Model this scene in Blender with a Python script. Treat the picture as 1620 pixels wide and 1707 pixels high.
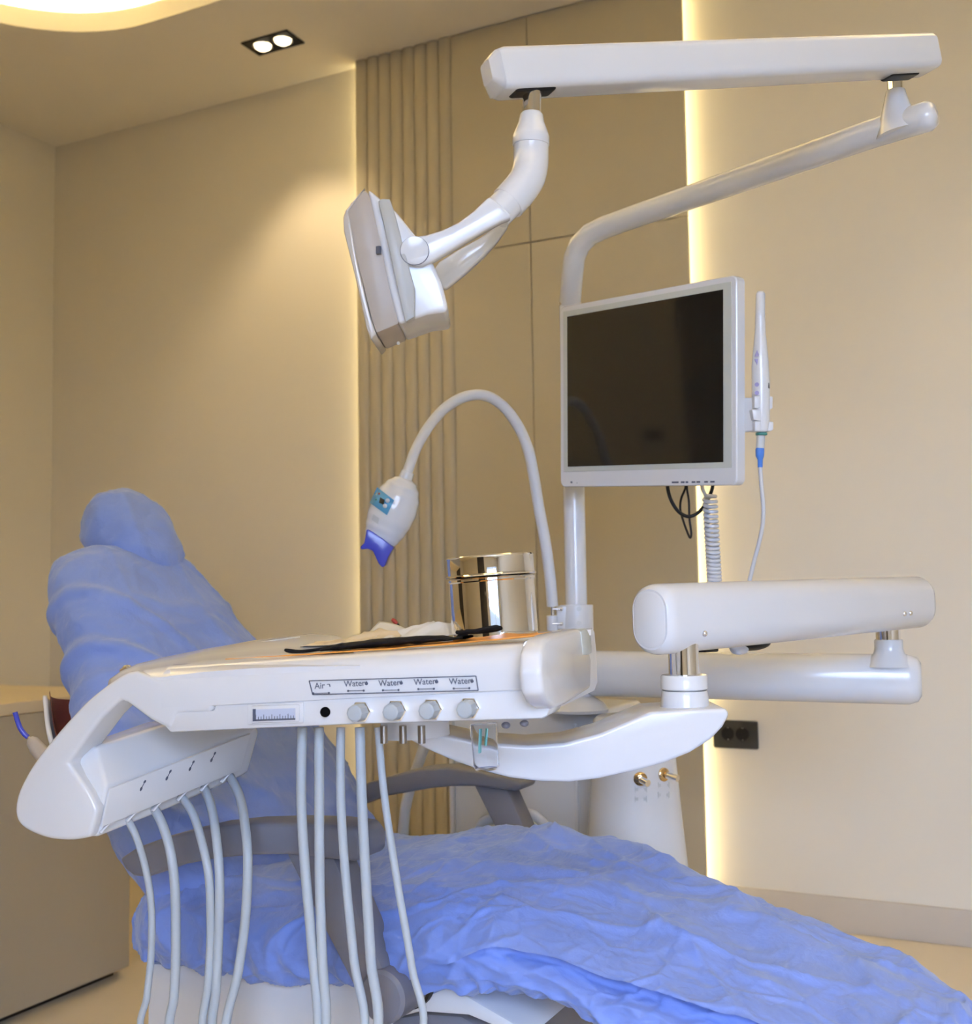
import bpy, bmesh, math, random
from math import sin, cos, tan, pi, radians, sqrt, atan2
from mathutils import Vector, Matrix, noise
random.seed(7)
for o in list(bpy.data.objects):
    bpy.data.objects.remove(o)
scene = bpy.context.scene
C = scene.collection
# ------------------------------------------------------------------ camera
YAW, PIT, ROL, FPX, ZC = radians(26.668), radians(4.019), radians(-.904), 1903.9, 1.0
ROT = Matrix.Rotation(YAW, 3, 'Z') @ Matrix.Rotation(pi/2 + PIT, 3, 'X') @ Matrix.Rotation(ROL, 3, 'Z')
CAM = Vector((0, 0, ZC))
cd = bpy.data.cameras.new('camera')
cam = bpy.data.objects.new('camera', cd); C.objects.link(cam)
cam.matrix_world = Matrix.Translation(CAM) @ ROT.to_4x4()
cd.sensor_fit = 'HORIZONTAL'; cd.sensor_width = 36; cd.lens = FPX/1620*36
cd.clip_start = .05
cd.dof.use_dof = True; cd.dof.focus_distance = 1.6; cd.dof.aperture_fstop = 7
scene.camera = cam
# ------------------------------------------------------------------ world, daylight, exposure
w = bpy.data.worlds.new('world'); scene.world = w; w.use_nodes = True
bg = w.node_tree.nodes['Background']; bg.inputs[0].default_value = (.62, .76, 1, 1); bg.inputs[1].default_value = 1.2
vs = scene.view_settings
vs.view_transform = 'Standard'; vs.look = 'None'; vs.gamma = 1; vs.use_curve_mapping = False; vs.exposure = 0.1
# room: x along the panelled wall, y towards it
WY, LX, H, RX, FY = 3.492, -3.819, 2.958, 2.35, -1.65
WIN = (.25, 2.05, .75, 2.35)         # window on the wall behind the camera: x0, x1, z0, z1
DOWN = [(-2.413, 3.178), (.48, 3.178), (-2.413, .35), (.48, .35)]
E_WIN, E_SPOT = 96, 12
def area(name, loc, rot, sx, sy, e, col):
    l = bpy.data.lights.new(name, 'AREA'); l.shape = 'RECTANGLE'; l.size = sx; l.size_y = sy
    l.energy = e; l.color = col
    o = bpy.data.objects.new(name, l); C.objects.link(o); o.location = loc; o.rotation_euler = rot
    return o
area('window_daylight', ((WIN[0]+WIN[1])/2, FY-.16, (WIN[2]+WIN[3])/2), (pi/2-radians(38), 0, radians(14)), WIN[1]-WIN[0], WIN[3]-WIN[2], E_WIN, (.52, .665, 1)).data.spread = radians(104)
WARM = (1, .79, .50); LEDC = (1, .86, .48)
# ------------------------------------------------------------------ helpers
def ray(px, py): return ROT @ Vector(((px-810)/FPX, (853.5-py)/FPX, -1))
def D(px, py, d): return CAM + ray(px, py)*d          # photo position + distance -> place in the room
def A(px, py, ax, v):
    r = ray(px, py); return CAM + r*((v-CAM[ax])/r[ax])
WL = {}
def tag(o, label=None, cat=None, group=None, kind=None):
    if label: o['label'] = label
    if cat: o['category'] = cat
    if group: o['group'] = group
    if kind: o['kind'] = kind
    return o
def empty(name, loc, label, cat, group=None, kind=None):
    o = bpy.data.objects.new(name, None); C.objects.link(o)
    o.location = loc; WL[o.name] = Vector(loc); o.empty_display_size = .05
    return tag(o, label, cat, group, kind)
def bm_from(vf):
    bm = bmesh.new(); vs_, fs = vf
    bv = [bm.verts.new(v) for v in vs_]
    for f in fs:
        try: bm.faces.new([bv[i] for i in f])
        except ValueError: pass
    return bm
def build(name, parts, mat, parent=None, bevel=0, seg=2, angle=38, smooth=True, sub=0, bang=30):
    """parts: one or several (verts, faces) in room coordinates -> one mesh object"""
    if isinstance(parts, tuple): parts = [parts]
    V_, F_ = [], []
    for v, f in parts:
        n = len(V_); V_ += [Vector(a) for a in v]; F_ += [[i+n for i in g] for g in f]
    bm = bm_from((V_, F_))
    bmesh.ops.recalc_face_normals(bm, faces=bm.faces)
    if bevel:
        ed = [e for e in bm.edges if len(e.link_faces) == 2 and e.calc_face_angle(0) > radians(bang)]
        bmesh.ops.bevel(bm, geom=ed, offset=bevel, segments=seg, profile=.5, affect='EDGES', clamp_overlap=True)
    lo = Vector([min(v.co[i] for v in bm.verts) for i in range(3)]); hi = Vector([max(v.co[i] for v in bm.verts) for i in range(3)])
    c = (lo+hi)/2
    bmesh.ops.translate(bm, verts=bm.verts, vec=-c)
    me = bpy.data.meshes.new(name); bm.to_mesh(me); bm.free()
    if smooth:
        for p in me.polygons: p.use_smooth = True
        me.set_sharp_from_angle(angle=radians(angle))
    me.materials.append(mat)
    o = bpy.data.objects.new(name, me); C.objects.link(o)
    pl = WL[parent.name] if parent else Vector()
    if parent: o.parent = parent
    o.location = c - pl; WL[o.name] = c
    if sub:
        m = o.modifiers.new('sub', 'SUBSURF'); m.levels = sub; m.render_levels = sub
    return o
def clone(o, delta, parent):
    n = o.copy(); C.objects.link(n); n.parent = parent
    n.location = o.location + Vector(delta); WL[n.name] = WL[o.name] + Vector(delta)
    return n
def frame_of(axis, up=Vector((0, 0, 1))):
    a = axis.normalized(); s = a.cross(up)
    if s.length < 1e-4: s = a.cross(Vector((1, 0, 0)))
    s.normalize(); return a, s, s.cross(a)
def box(c, s, ax=None):
    c = Vector(c); ax = ax or (Vector((1, 0, 0)), Vector((0, 1, 0)), Vector((0, 0, 1)))
    v = [c + ax[0]*(s[0]/2*i) + ax[1]*(s[1]/2*j) + ax[2]*(s[2]/2*k) for i in (-1, 1) for j in (-1, 1) for k in (-1, 1)]
    return v, [[0, 1, 3, 2], [4, 6, 7, 5], [0, 4, 5, 1], [2, 3, 7, 6], [0, 2, 6, 4], [1, 5, 7, 3]]
def bxx(x0, x1, y0, y1, z0, z1): return box(((x0+x1)/2, (y0+y1)/2, (z0+z1)/2), (x1-x0, y1-y0, z1-z0))
def prism(poly, vec):
    n = len(poly); vec = Vector(vec); v = [Vector(p) for p in poly] + [Vector(p)+vec for p in poly]
    return v, [list(range(n)), list(range(2*n-1, n-1, -1))] + [[i, (i+1) % n, (i+1) % n+n, i+n] for i in range(n)]
def loft(rings, cap=True, closed=True):
    n = len(rings[0]); v = [Vector(p) for r in rings for p in r]; f = []
    for k in range(len(rings)-1):
        for i in range(n if closed else n-1):
            j = (i+1) % n; f.append([k*n+i, k*n+j, (k+1)*n+j, (k+1)*n+i])
    if cap: f += [list(range(n))[::-1], [(len(rings)-1)*n+i for i in range(n)]]
    return v, f
def spline(pts, n=8):
    P = [Vector(p) for p in pts]; P = [P[0]*2-P[1]] + P + [P[-1]*2-P[-2]]; out = []
    for i in range(1, len(P)-2):
        for k in range(n):
            t = k/n; a, b, c, d = P[i-1:i+3]
            out.append(.5*((2*b)+(c-a)*t+(2*a-5*b+4*c-d)*t*t+(3*b-a-3*c+d)*t**3))
    out.append(P[-2]); return out
def tube(pts, r, n=14, cap=True):
    P = [Vector(p) for p in pts]; R = r if isinstance(r, (list, tuple)) else [r]*len(P)
    if len(R) != len(P): R = [R[min(int(i*len(R)/len(P)), len(R)-1)] for i in range(len(P))]
    T = [(P[min(i+1, len(P)-1)]-P[max(i-1, 0)]).normalized() for i in range(len(P))]
    _, s, u = frame_of(T[0]); rings = []
    for i, p in enumerate(P):
        s = (s - T[i]*s.dot(T[i])).normalized(); u = T[i].cross(s)
        rings.append([p + s*(R[i]*cos(2*pi*k/n)) + u*(R[i]*sin(2*pi*k/n)) for k in range(n)])
    return loft(rings, cap)
def cyl(a, b, r, n=24, r2=None): return tube([a, b], [r, r2 if r2 is not None else r], n)
def lathe(prof, o, axis, n=32):
    a, s, u = frame_of(Vector(axis)); o = Vector(o)
    return loft([[o + a*t + s*(r*cos(2*pi*k/n)) + u*(r*sin(2*pi*k/n)) for k in range(n)] for r, t in prof])
def rrect(w_, h_, r, n=5):
    out = []
    for cx, cy, a0 in ((w_/2-r, h_/2-r, 0), (-w_/2+r, h_/2-r, 90), (-w_/2+r, -h_/2+r, 180), (w_/2-r, -h_/2+r, 270)):
        for k in range(n+1):
            a = radians(a0+90*k/n); out.append((cx+r*cos(a), cy+r*sin(a)))
    return out
def beam(p1, p2, w_, h_, r, end=.012, taper=None, n=6, endscale=.72):
    p1 = Vector(p1); p2 = Vector(p2); a, s, u = frame_of(p2-p1); L = (p2-p1).length
    w2, h2 = taper or (w_, h_)
    st = [(0, endscale), (end*.3, endscale+(1-endscale)*.65), (end, 1), (L-end, 1), (L-end*.3, endscale+(1-endscale)*.65), (L, endscale)]
    rings = []
    for t, k in st:
        q = t/L; ww = w_+(w2-w_)*q; hh = h_+(h2-h_)*q
        d1 = (1-k)*min(ww, hh)
        rr = rrect(max(ww-d1, .002), max(hh-d1, .002), min(r*min(ww, hh)/min(w_, h_), (min(ww, hh)-d1)/2*.98), n)
        rings.append([p1 + a*t + s*x + u*y for x, y in rr])
    return loft(rings)
def sphere(c, r, n=16, m=10, ax=None):
    c = Vector(c); rad = r if isinstance(r, tuple) else (r, r, r)
    ax = ax or (Vector((1, 0, 0)), Vector((0, 1, 0)), Vector((0, 0, 1)))
    v = [c - ax[2]*rad[2]]; f = []
    for i in range(1, m):
        t = pi*i/m
        for k in range(n):
            p = 2*pi*k/n; v.append(c + ax[0]*(rad[0]*sin(t)*cos(p)) + ax[1]*(rad[1]*sin(t)*sin(p)) - ax[2]*(rad[2]*cos(t)))
    v.append(c + ax[2]*rad[2]); e = len(v)-1
    for k in range(n): f.append([0, 1+(k+1) % n, 1+k])
    for i in range(m-2):
        for k in range(n): f.append([1+i*n+k, 1+i*n+(k+1) % n, 1+(i+1)*n+(k+1) % n, 1+(i+1)*n+k])
    for k in range(n): f.append([e, 1+(m-2)*n+k, 1+(m-2)*n+(k+1) % n])
    return v, f
def grid(fn, nu, nv):
    v = [fn(i/nu, j/nv) for i in range(nu+1) for j in range(nv+1)]
    f = [[i*(nv+1)+j, (i+1)*(nv+1)+j, (i+1)*(nv+1)+j+1, i*(nv+1)+j+1] for i in range(nu) for j in range(nv)]
    return v, f
def lerp(a, b, t): return a+(b-a)*t
def interp(tab, x):
    if x <= tab[0][0]: return tab[0][1]
    for (a, b), (c, d) in zip(tab, tab[1:]):
        if x <= c:
            t = (x-a)/(c-a); t = t*t*(3-2*t); return b+(d-b)*t
    return tab[-1][1]
# ------------------------------------------------------------------ materials
def mat(name, col, rough=.5, metal=0, spec=.5, coat=0, bump=None, vary=None, trans=0, ior=1.45, emit=None, sheen=0, alpha=1, sss=0):
    m = bpy.data.materials.new(name); m.use_nodes = True; nt = m.node_tree; b = nt.nodes['Principled BSDF']
    b.inputs['Base Color'].default_value = (*col, 1); b.inputs['Roughness'].default_value = rough
    b.inputs['Metallic'].default_value = metal; b.inputs['Specular IOR Level'].default_value = spec
    b.inputs['Coat Weight'].default_value = coat; b.inputs['Coat Roughness'].default_value = .06
    b.inputs['Transmission Weight'].default_value = trans; b.inputs['IOR'].default_value = ior
    b.inputs['Sheen Weight'].default_value = sheen; b.inputs['Alpha'].default_value = alpha
    if emit:
        b.inputs['Emission Color'].default_value = (*emit[0], 1); b.inputs['Emission Strength'].default_value = emit[1]
    tc = nt.nodes.new('ShaderNodeTexCoord')
    if vary:   # (scale, amount)
        nz = nt.nodes.new('ShaderNodeTexNoise'); nz.inputs['Scale'].default_value = vary[0]; nz.inputs['Detail'].default_value = 4
        rp = nt.nodes.new('ShaderNodeValToRGB')
        rp.color_ramp.elements[0].position = .3; rp.color_ramp.elements[1].position = .7
        k = vary[1]
        rp.color_ramp.elements[0].color = (*[c*(1-k) for c in col], 1); rp.color_ramp.elements[1].color = (*[min(1, c*(1+k)) for c in col], 1)
        nt.links.new(tc.outputs['Object'], nz.inputs['Vector']); nt.links.new(nz.outputs['Fac'], rp.inputs['Fac'])
        nt.links.new(rp.outputs['Color'], b.inputs['Base Color'])
    if bump:   # (scale, strength, distance)
        nz = nt.nodes.new('ShaderNodeTexNoise'); nz.inputs['Scale'].default_value = bump[0]; nz.inputs['Detail'].default_value = 3
        bp = nt.nodes.new('ShaderNodeBump'); bp.inputs['Strength'].default_value = bump[1]; bp.inputs['Distance'].default_value = bump[2]
        nt.links.new(tc.outputs['Object'], nz.inputs['Vector']); nt.links.new(nz.outputs['Fac'], bp.inputs['Height'])
        nt.links.new(bp.outputs['Normal'], b.inputs['Normal'])
    return m
M = {}
M['wall'] = mat('wall paint', (.75, .68, .55), .55, bump=(60, .08, .002), vary=(1.2, .02))
M['ceil'] = mat('ceiling paint', (.93, .86, .73), .7, vary=(1, .02))
M['panel'] = mat('wall panel', (.45, .39, .275), .5, bump=(90, .05, .001), vary=(2, .03))
M['floor'] = mat('floor', (.70, .58, .40), .35, vary=(1.6, .06))
M['base'] = mat('baseboard', (.52, .46, .38), .5, vary=(2, .02))
M['cab'] = mat('cabinet laminate', (.42, .355, .25), .45, vary=(2, .03))
M['cabtop'] = mat('cabinet top', (.62, .50, .32), .4, vary=(2, .03))
M['dark'] = mat('dark gap', (.03, .02, .01), .7)
M['white'] = mat('white enamel', (.70, .70, .705), .18, coat=.3, vary=(3, .008))
M['white2'] = mat('white plastic', (.67, .67, .675), .3, coat=.1, vary=(3, .01))
M['wgrey'] = mat('pale grey plastic', (.55, .56, .55), .4, vary=(3, .015))
M['bezel'] = mat('monitor bezel', (.52, .54, .50), .35, vary=(3, .01))
M['chrome'] = mat('chrome', (.86, .86, .87), .05, metal=1, vary=(4, .01))
M['steel'] = mat('polished steel', (.78, .76, .73), .035, metal=1, vary=(3, .01))
M['screen'] = mat('screen glass', (.012, .011, .009), .06, spec=.5, vary=(2, .02))
M['black'] = mat('black plastic', (.008, .008, .009), .45, spec=.3, vary=(5, .05))
M['blk_cloth'] = mat('black cloth', (.010, .010, .011), .9, spec=.12, bump=(500, .3, .001))
M['hole'] = mat('dark hole', (.004, .004, .005), 1, spec=.02, vary=(5, .05))
M['socket'] = mat('anthracite socket', (.03, .03, .028), .35, vary=(5, .05))
M['grey'] = mat('grey urethane', (.17, .17, .205), .45, bump=(300, .1, .0005), vary=(4, .03))
M['hose'] = mat('grey hose', (.42, .46, .49), .38, vary=(6, .02))
M['knob'] = mat('grey knob', (.40, .43, .45), .45, vary=(6, .02))
M['cover'] = mat('blue nonwoven cover', (.172, .258, .62), .62, spec=.35, bump=(140, .18, .001), sheen=.25, vary=(7, .05))
nt = M['cover'].node_tree; bs = nt.nodes['Principled BSDF']; old = bs.inputs['Normal'].links[0].from_node
tcc = nt.nodes.new('ShaderNodeTexCoord'); n2 = nt.nodes.new('ShaderNodeTexNoise'); n2.inputs['Scale'].default_value = 11; n2.inputs['Detail'].default_value = 5; n2.inputs['Distortion'].default_value = .25
sb2 = nt.nodes.new('ShaderNodeMath'); sb2.operation = 'SUBTRACT'; sb2.inputs[1].default_value = .5
ab2 = nt.nodes.new('ShaderNodeMath'); ab2.operation = 'ABSOLUTE'; b2n = nt.nodes.new('ShaderNodeBump'); b2n.inputs['Strength'].default_value = .55; b2n.inputs['Distance'].default_value = .02
nt.links.new(tcc.outputs['Object'], n2.inputs['Vector']); nt.links.new(n2.outputs['Fac'], sb2.inputs[0]); nt.links.new(sb2.outputs[0], ab2.inputs[0]); nt.links.new(ab2.outputs[0], b2n.inputs['Height'])
nt.links.new(b2n.outputs['Normal'], old.inputs['Normal'])
M['maroon'] = mat('maroon leatherette', (.16, .035, .025), .45, bump=(200, .15, .001))
M['orange'] = mat('orange paper', (.80, .34, .06), .6, vary=(12, .06))
M['paper'] = mat('white wrap paper', (.72, .70, .66), .6, bump=(60, .3, .002), vary=(9, .04))
M['film'] = mat('cream film', (.62, .50, .33), .35, bump=(40, .3, .002), vary=(9, .06))
M['ink'] = mat('grey ink', (.09, .10, .14), .6, vary=(20, .05))
M['lilac'] = mat('lilac print', (.33, .30, .52), .5, vary=(20, .04))
M['bluep'] = mat('blue plastic', (.035, .05, .42), .25, coat=.2, vary=(8, .05))
M['bluelbl'] = mat('blue label', (.07, .27, .50), .35, vary=(15, .08))
M['bluec'] = mat('blue connector', (.06, .19, .62), .35, vary=(8, .05))
M['green'] = mat('teal ring', (.05, .22, .20), .4, vary=(8, .05))
M['red'] = mat('red plastic', (.42, .04, .02), .4, vary=(8, .05))
M['brass'] = mat('brass', (.62, .45, .24), .18, metal=1, vary=(8, .05))
M['fitting'] = mat('dull metal', (.34, .31, .28), .35, metal=1, vary=(8, .05))
M['glass'] = mat('clear plastic', (.97, .98, 1), .03, trans=1, ior=1.07, spec=.8)
M['lens'] = mat('lamp cover', (.40, .345, .29), .42, spec=.4, coat=.05, vary=(14, .05))
M['lens2'] = mat('lamp front', (.52, .47, .40), .18, coat=.4, vary=(6, .03))
M['barg'] = mat('lamp handle', (.40, .40, .38), .35, vary=(6, .02))
M['gauge'] = mat('gauge face', (.50, .54, .66), .3, vary=(6, .03))
M['teal'] = mat('teal gauze', (.20, .50, .48), .6, vary=(20, .1))
M['winframe'] = mat('window frame', (.75, .75, .75), .4, vary=(3, .01))
M['pane'] = mat('window pane', (.95, .97, 1), .02, trans=1, ior=1.02)
M['door'] = mat('dark door', (.035, .028, .02), .4, vary=(3, .05))
M['led'] = mat('led tape', (1, .9, .6), .5, emit=(LEDC, 12), vary=(3, .01))
M['led2'] = mat('cove led tape', (1, .9, .6), .5, emit=(LEDC, 215), vary=(3, .01))
M['lamp'] = mat('lit lamp', (1, .9, .7), .4, emit=((1, .84, .55), 4), vary=(3, .01))

# ------------------------------------------------------------------ setting
def struct(name, parts, m, label, parent=None, **k):
    o = build(name, parts, m, parent, **k)
    if parent is None: tag(o, label, None, None, 'structure')
    return o
struct('floor', bxx(LX-.1, RX+.1, FY-.1, WY+.1, -.05, 0), M['floor'], 'pale sandy floor of the treatment room', smooth=False)
struct('wall_back', bxx(LX-.1, RX+.1, WY, WY+.1, 0, H+.3), M['wall'], 'beige painted wall behind the dental chair', smooth=False)
struct('wall_left', bxx(LX-.1, LX, FY-.1, WY, 0, H+.3), M['wall'], 'beige painted wall beyond the low cabinet', smooth=False)
struct('wall_right', bxx(RX, RX+.1, FY-.1, WY, 0, H+.3), M['wall'], 'beige side wall outside the picture', smooth=False)
x0, x1, z0, z1 = WIN
struct('wall_front', [bxx(LX, x0, FY-.1, FY, 0, H), bxx(x1, RX, FY-.1, FY, 0, H), bxx(x0, x1, FY-.1, FY, 0, z0), bxx(x0, x1, FY-.1, FY, z1, H)], M['wall'], 'beige wall with the window, behind the photographer', smooth=False)
wd = empty('window_1', ((x0+x1)/2, FY, z0), 'white framed window behind the photographer', None, kind='structure')
fr = []
for q in (x0+.025, (x0+x1)/2, x1-.025): fr.append(bxx(q-.025, q+.025, FY-.08, FY-.02, z0, z1))
for q in (z0+.025, z0+1.15, z1-.025): fr.append(bxx(x0, x1, FY-.08, FY-.02, q-.025, q+.025))
build('window_frame', fr, M['winframe'], wd, smooth=False)
for a, b in ((x0+.05, (x0+x1)/2-.025), ((x0+x1)/2+.025, x1-.05)):
    for c_, d_ in ((z0+.05, z0+1.125), (z0+1.175, z1-.05)):
        build('pane', bxx(a, b, FY-.055, FY-.05, c_, d_), M['pane'], wd, smooth=False)
d2 = struct('dark_reflect_panel', bxx(-.95, -.05, FY, FY+.03, 0, 2.3), M['door'], 'door-shaped dark panel added beside the window for dark bands in the steel canister', smooth=False)  # unseen dark panel, added so the canister and chrome reflect dark bands
build('door_handle', cyl((-.15, FY+.06, 1.0), (-.27, FY+.06, 1.0), .01), M['steel'], d2)  # handle on the added dark panel
dr = struct('door_1', bxx(LX, LX+.03, -.62, .305, 0, 2.45), M['door'], 'dark door beside the low cabinet', smooth=False)
build('door_handle', cyl((LX+.06, .22, 1.0), (LX+.06, .10, 1.0), .01), M['steel'], dr)
# ceiling with rounded light cove
HOLE = []
cx0, cx1, cy0, cy1, cr = -3.222, .9, -.6, 2.866, .523
for x_, y_, a0 in ((cx1-cr, cy1-cr, 0), (cx0+cr, cy1-cr, 90), (cx0+cr, cy0+cr, 180), (cx1-cr, cy0+cr, 270)):
    for k in range(13):
        a = radians(a0+90*k/12); HOLE.append((x_+cr*cos(a), y_+cr*sin(a)))
def hole_ring(z, off=0):
    xm, ym = (cx0+cx1)/2, (cy0+cy1)/2; o = []
    for (x_, y_) in HOLE:
        dx, dy = x_-xm, y_-ym
        o.append(Vector((xm+dx*(1+off/((cx1-cx0)/2)), ym+dy*(1+off/((cy1-cy0)/2)), z)))
    return o
def square_ring(z):
    xm, ym = (cx0+cx1)/2, (cy0+cy1)/2; o = []
    for (x_, y_) in HOLE:
        dx, dy = x_-xm, y_-ym
        t = min((RX+.05-xm)/dx if dx > 1e-6 else 1e9, (LX-.05-xm)/dx if dx < -1e-6 else 1e9, (WY+.05-ym)/dy if dy > 1e-6 else 1e9, (FY-.05-ym)/dy if dy < -1e-6 else 1e9)
        o.append(Vector((xm+dx*t, ym+dy*t, z)))
    return o
corners = [(LX-.05, WY+.05), (LX-.05, FY-.05), (RX+.05, FY-.05), (RX+.05, WY+.05)]
cb = bmesh.new()
outer = [cb.verts.new((x_, y_, H)) for x_, y_ in corners]; inner = [cb.verts.new(p) for p in hole_ring(H)]
eds = [cb.edges.new((outer[i], outer[(i+1) % 4])) for i in range(4)] + [cb.edges.new((inner[i], inner[(i+1) % len(inner)])) for i in range(len(inner))]
bmesh.ops.triangle_fill(cb, use_beauty=True, edges=eds)
cb.verts.index_update()
cv = [v.co.copy() for v in cb.verts]; cf = [[v.index for v in f.verts] for f in cb.faces]; cb.free()
ceil = struct('ceiling', (cv, cf), M['ceil'], 'smooth warm ceiling with a rounded lit cove', smooth=False)
build('cove_fascia', loft([hole_ring(H), hole_ring(H+.068), hole_ring(H+.068, .02), hole_ring(H+.01, .02)], cap=False), M['ceil'], ceil, angle=50)
build('cove_shelf', loft([hole_ring(H+.012, .0), hole_ring(H+.012, .22), hole_ring(H+.26, .22)], cap=False), M['ceil'], ceil, angle=50)
build('cove_ceiling', ([*hole_ring(H+.26, .24)], [list(range(len(HOLE)))]), M['ceil'], ceil, smooth=False)
cl = build('led_strip', loft([hole_ring(H+.03, .07), hole_ring(H+.03, .085), hole_ring(H+.036, .085), hole_ring(H+.036, .07), hole_ring(H+.03, .07)], cap=False), M['led2'])
tag(cl, 'warm led tape hidden on the ceiling cove ledge', 'light strip')

# wall panelling: fluted slats + four flat boards standing off the wall
PX0, PX1, PP = -2.237, -1.000, .057
pan = empty('trim_1', ((PX0+PX1)/2, WY, 0), 'taupe wall panel with fluted slats beside flat boards', None, kind='structure')
build('backing', bxx(PX0+.03, PX1-.035, WY-PP+.024, WY-.001, 0, H-.002), M['panel'], pan, smooth=False)
sx1 = -1.838; ns = 8; pw = (sx1-PX0)/ns
prof = [(.0005, .026), (.0005, .006), (.004, .002), (.010, .0003), (.40*pw, 0), (.62*pw, 0), (.78*pw, .0025), (.90*pw, .007), (pw-.0018, .013), (pw-.0018, .026)]
for i in range(ns):
    xa = PX0+i*pw
    pl = [(xa+a, WY-PP+b, 0) for a, b in prof]
    if i == 0: sl = build('slat', prism(pl, (0, 0, H-.002)), M['panel'], pan, angle=25); s0 = sl
    else: clone(s0, (i*pw, 0, 0), pan)
jx = -1.542; jz = 2.17
for a, b in ((sx1, jx), (jx, PX1)):
    for c_, d_ in ((0, jz), (jz, H-.002)):
        build('panel_board', bxx(a+.0015, b-.0015, WY-PP, WY-PP+.018, c_+.0015, d_-.0015), M['panel'], pan, bevel=.0015, seg=1)
# led tapes behind both panel edges
for x_, lab in ((PX0+.022, 'warm led tape glowing behind the fluted slats, by the chair'), (PX1-.029, 'warm led tape glowing behind the flat boards, by the socket')):
    t = build('led_strip', bxx(x_-.004, x_+.004, WY-.034, WY-.020, .02, H-.02), M['led'], smooth=False); tag(t, lab, 'light strip')
# baseboards
struct('baseboard_back', [bxx(PX1+.002, RX, WY-.015, WY, 0, .100)], M['base'], 'taupe baseboard along the wall under the socket', bevel=.003)
struct('baseboard_left', [bxx(LX+.015, PX0, WY-.015, WY, 0, .100), bxx(LX, LX+.015, 2.42, WY, 0, .1)], M['base'], 'taupe baseboard in the far corner', bevel=.003)
# ------------------------------------------------------------------ downlights
def downlight(x_, y_, label, hw=.1, hd=.052):
    r = empty('downlight', (x_, y_, H), label, 'ceiling light', 'twin square downlights')
    fr = [bxx(x_-hw, x_+hw, y_-hd, y_-hd+.008, H-.006, H-.001), bxx(x_-hw, x_+hw, y_+hd-.008, y_+hd, H-.006, H-.001),
          bxx(x_-hw, x_-hw+.008, y_-hd, y_+hd, H-.006, H-.001), bxx(x_+hw-.008, x_+hw, y_-hd, y_+hd, H-.006, H-.001)]
    build('frame', fr, M['black'], r, smooth=False)
    build('plate', bxx(x_-hw+.004, x_+hw-.004, y_-hd+.004, y_+hd-.004, H-.004, H-.0005), M['black'], r, smooth=False)
    for s in (-1, 1):
        c = Vector((x_+s*.044, y_, H))
        build('lamp', lathe([(.001, -.020), (.018, -.017), (.028, -.010), (.031, -.003)], c, (0, 0, 1), 20), M['lamp'], r)
        build('lamp_ring', lathe([(.031, -.004), (.036, -.006), (.037, -.003)], c, (0, 0, 1), 20), M['steel'], r)
        l = bpy.data.lights.new('spot', 'SPOT'); l.energy = E_SPOT; l.color = WARM; l.spot_size = radians(88); l.spot_blend = .55; l.shadow_soft_size = .03
        o = bpy.data.objects.new('spot_beam', l); C.objects.link(o); o.parent = r; o.location = (s*.044, 0, -.035)
labs = ['twin square downlight in a black frame above the fluted slats', 'twin square downlight near the right end of the panelled wall', 'twin square downlight over the low cabinet side', 'twin square downlight above the photographer', 'twin square downlight by the side wall outside the picture']
for (x_, y_), lb in zip(DOWN, labs): downlight(x_, y_, lb)
# ------------------------------------------------------------------ low cabinet
cb_ = empty('cabinet', (-3.0, 1.4, 0), 'low taupe cabinet with pale worktop at the left wall', 'cabinet')
build('body', bxx(LX+.002, -2.263, .3, 2.35, .022, .724), M['cab'], cb_, bevel=.002, seg=1)
build('worktop', bxx(LX+.002, -2.258, .29, 2.355, .724, .754), M['cabtop'], cb_, bevel=.002, seg=1)
build('plinth', bxx(LX+.002, -2.30, .32, 2.33, 0, .022), M['dark'], cb_, smooth=False)
# ------------------------------------------------------------------ wall socket
so = empty('wall_socket', (-.905, WY, .51), 'black double power socket on the beige wall beside the panel', 'socket')
sxa, sxb, sza, szb = -.980, -.842, .513, .598
build('plate', beam((-.911, WY-.001, .5555), (-.911, WY-.011, .5555), sxb-sxa, szb-sza, .006, end=.003, endscale=.97), M['socket'], so)
for sx in (-.933, -.888):
    c = Vector((sx, WY-.0115, .558))
    sk = build('socket_well', lathe([(.019, 0), (.0205, -.002), (.0205, -.001), (.017, .0), (.016, .008), (.001, .008)], c, (0, 1, 0), 24), M['black'], so)
    for k in (-1, 1): build('pin_hole', cyl(c+Vector((k*.0055, .006, 0)), c+Vector((k*.0055, .009, 0)), .0022, 10), M['dark'], sk)
    for k in (-1, 1): build('earth_clip', box(c+Vector((0, .001, k*.0185)), (.004, .003, .003)), M['steel'], sk)
# ------------------------------------------------------------------ dental chair
def crease(p, s, k=2.4): return max(0, 1-abs(noise.noise(p*s))*k*2)
def vor(p):
    d = noise.voronoi(p)[0]; return d[0], d[1]-d[0]
def wrinkle(p, amp):
    q = p + Vector((noise.noise(p*6), noise.noise(p*6+Vector((9, 1, 2))), noise.noise(p*6+Vector((3, 7, 5)))))*.045
    a, b = vor(Vector((q.x*5, q.y*9, q.z*9))); c, d = vor(Vector((q.x*13+3, q.y*17, q.z*17)))
    e, g = vor(Vector((q.x*24, q.y*36+5, q.z*36)))
    return amp*(.12*(.35-e) + .18*max(0, 1-g*4)**2 + 1.1*(a-.45) + .5*(.35-c) + .75*max(0, 1-b*5)**2 + .45*max(0, 1-d*4)**2 + .5*noise.noise(q*6) + .4*crease(q, 8)**2)
def se(c, e): return math.copysign(abs(c)**e, c)
chair = empty('dental_chair', (-.9, 1.64, 0), 'dental chair with grey armrests wrapped in blue disposable covers', 'dental chair')
YC = 1.645
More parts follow.
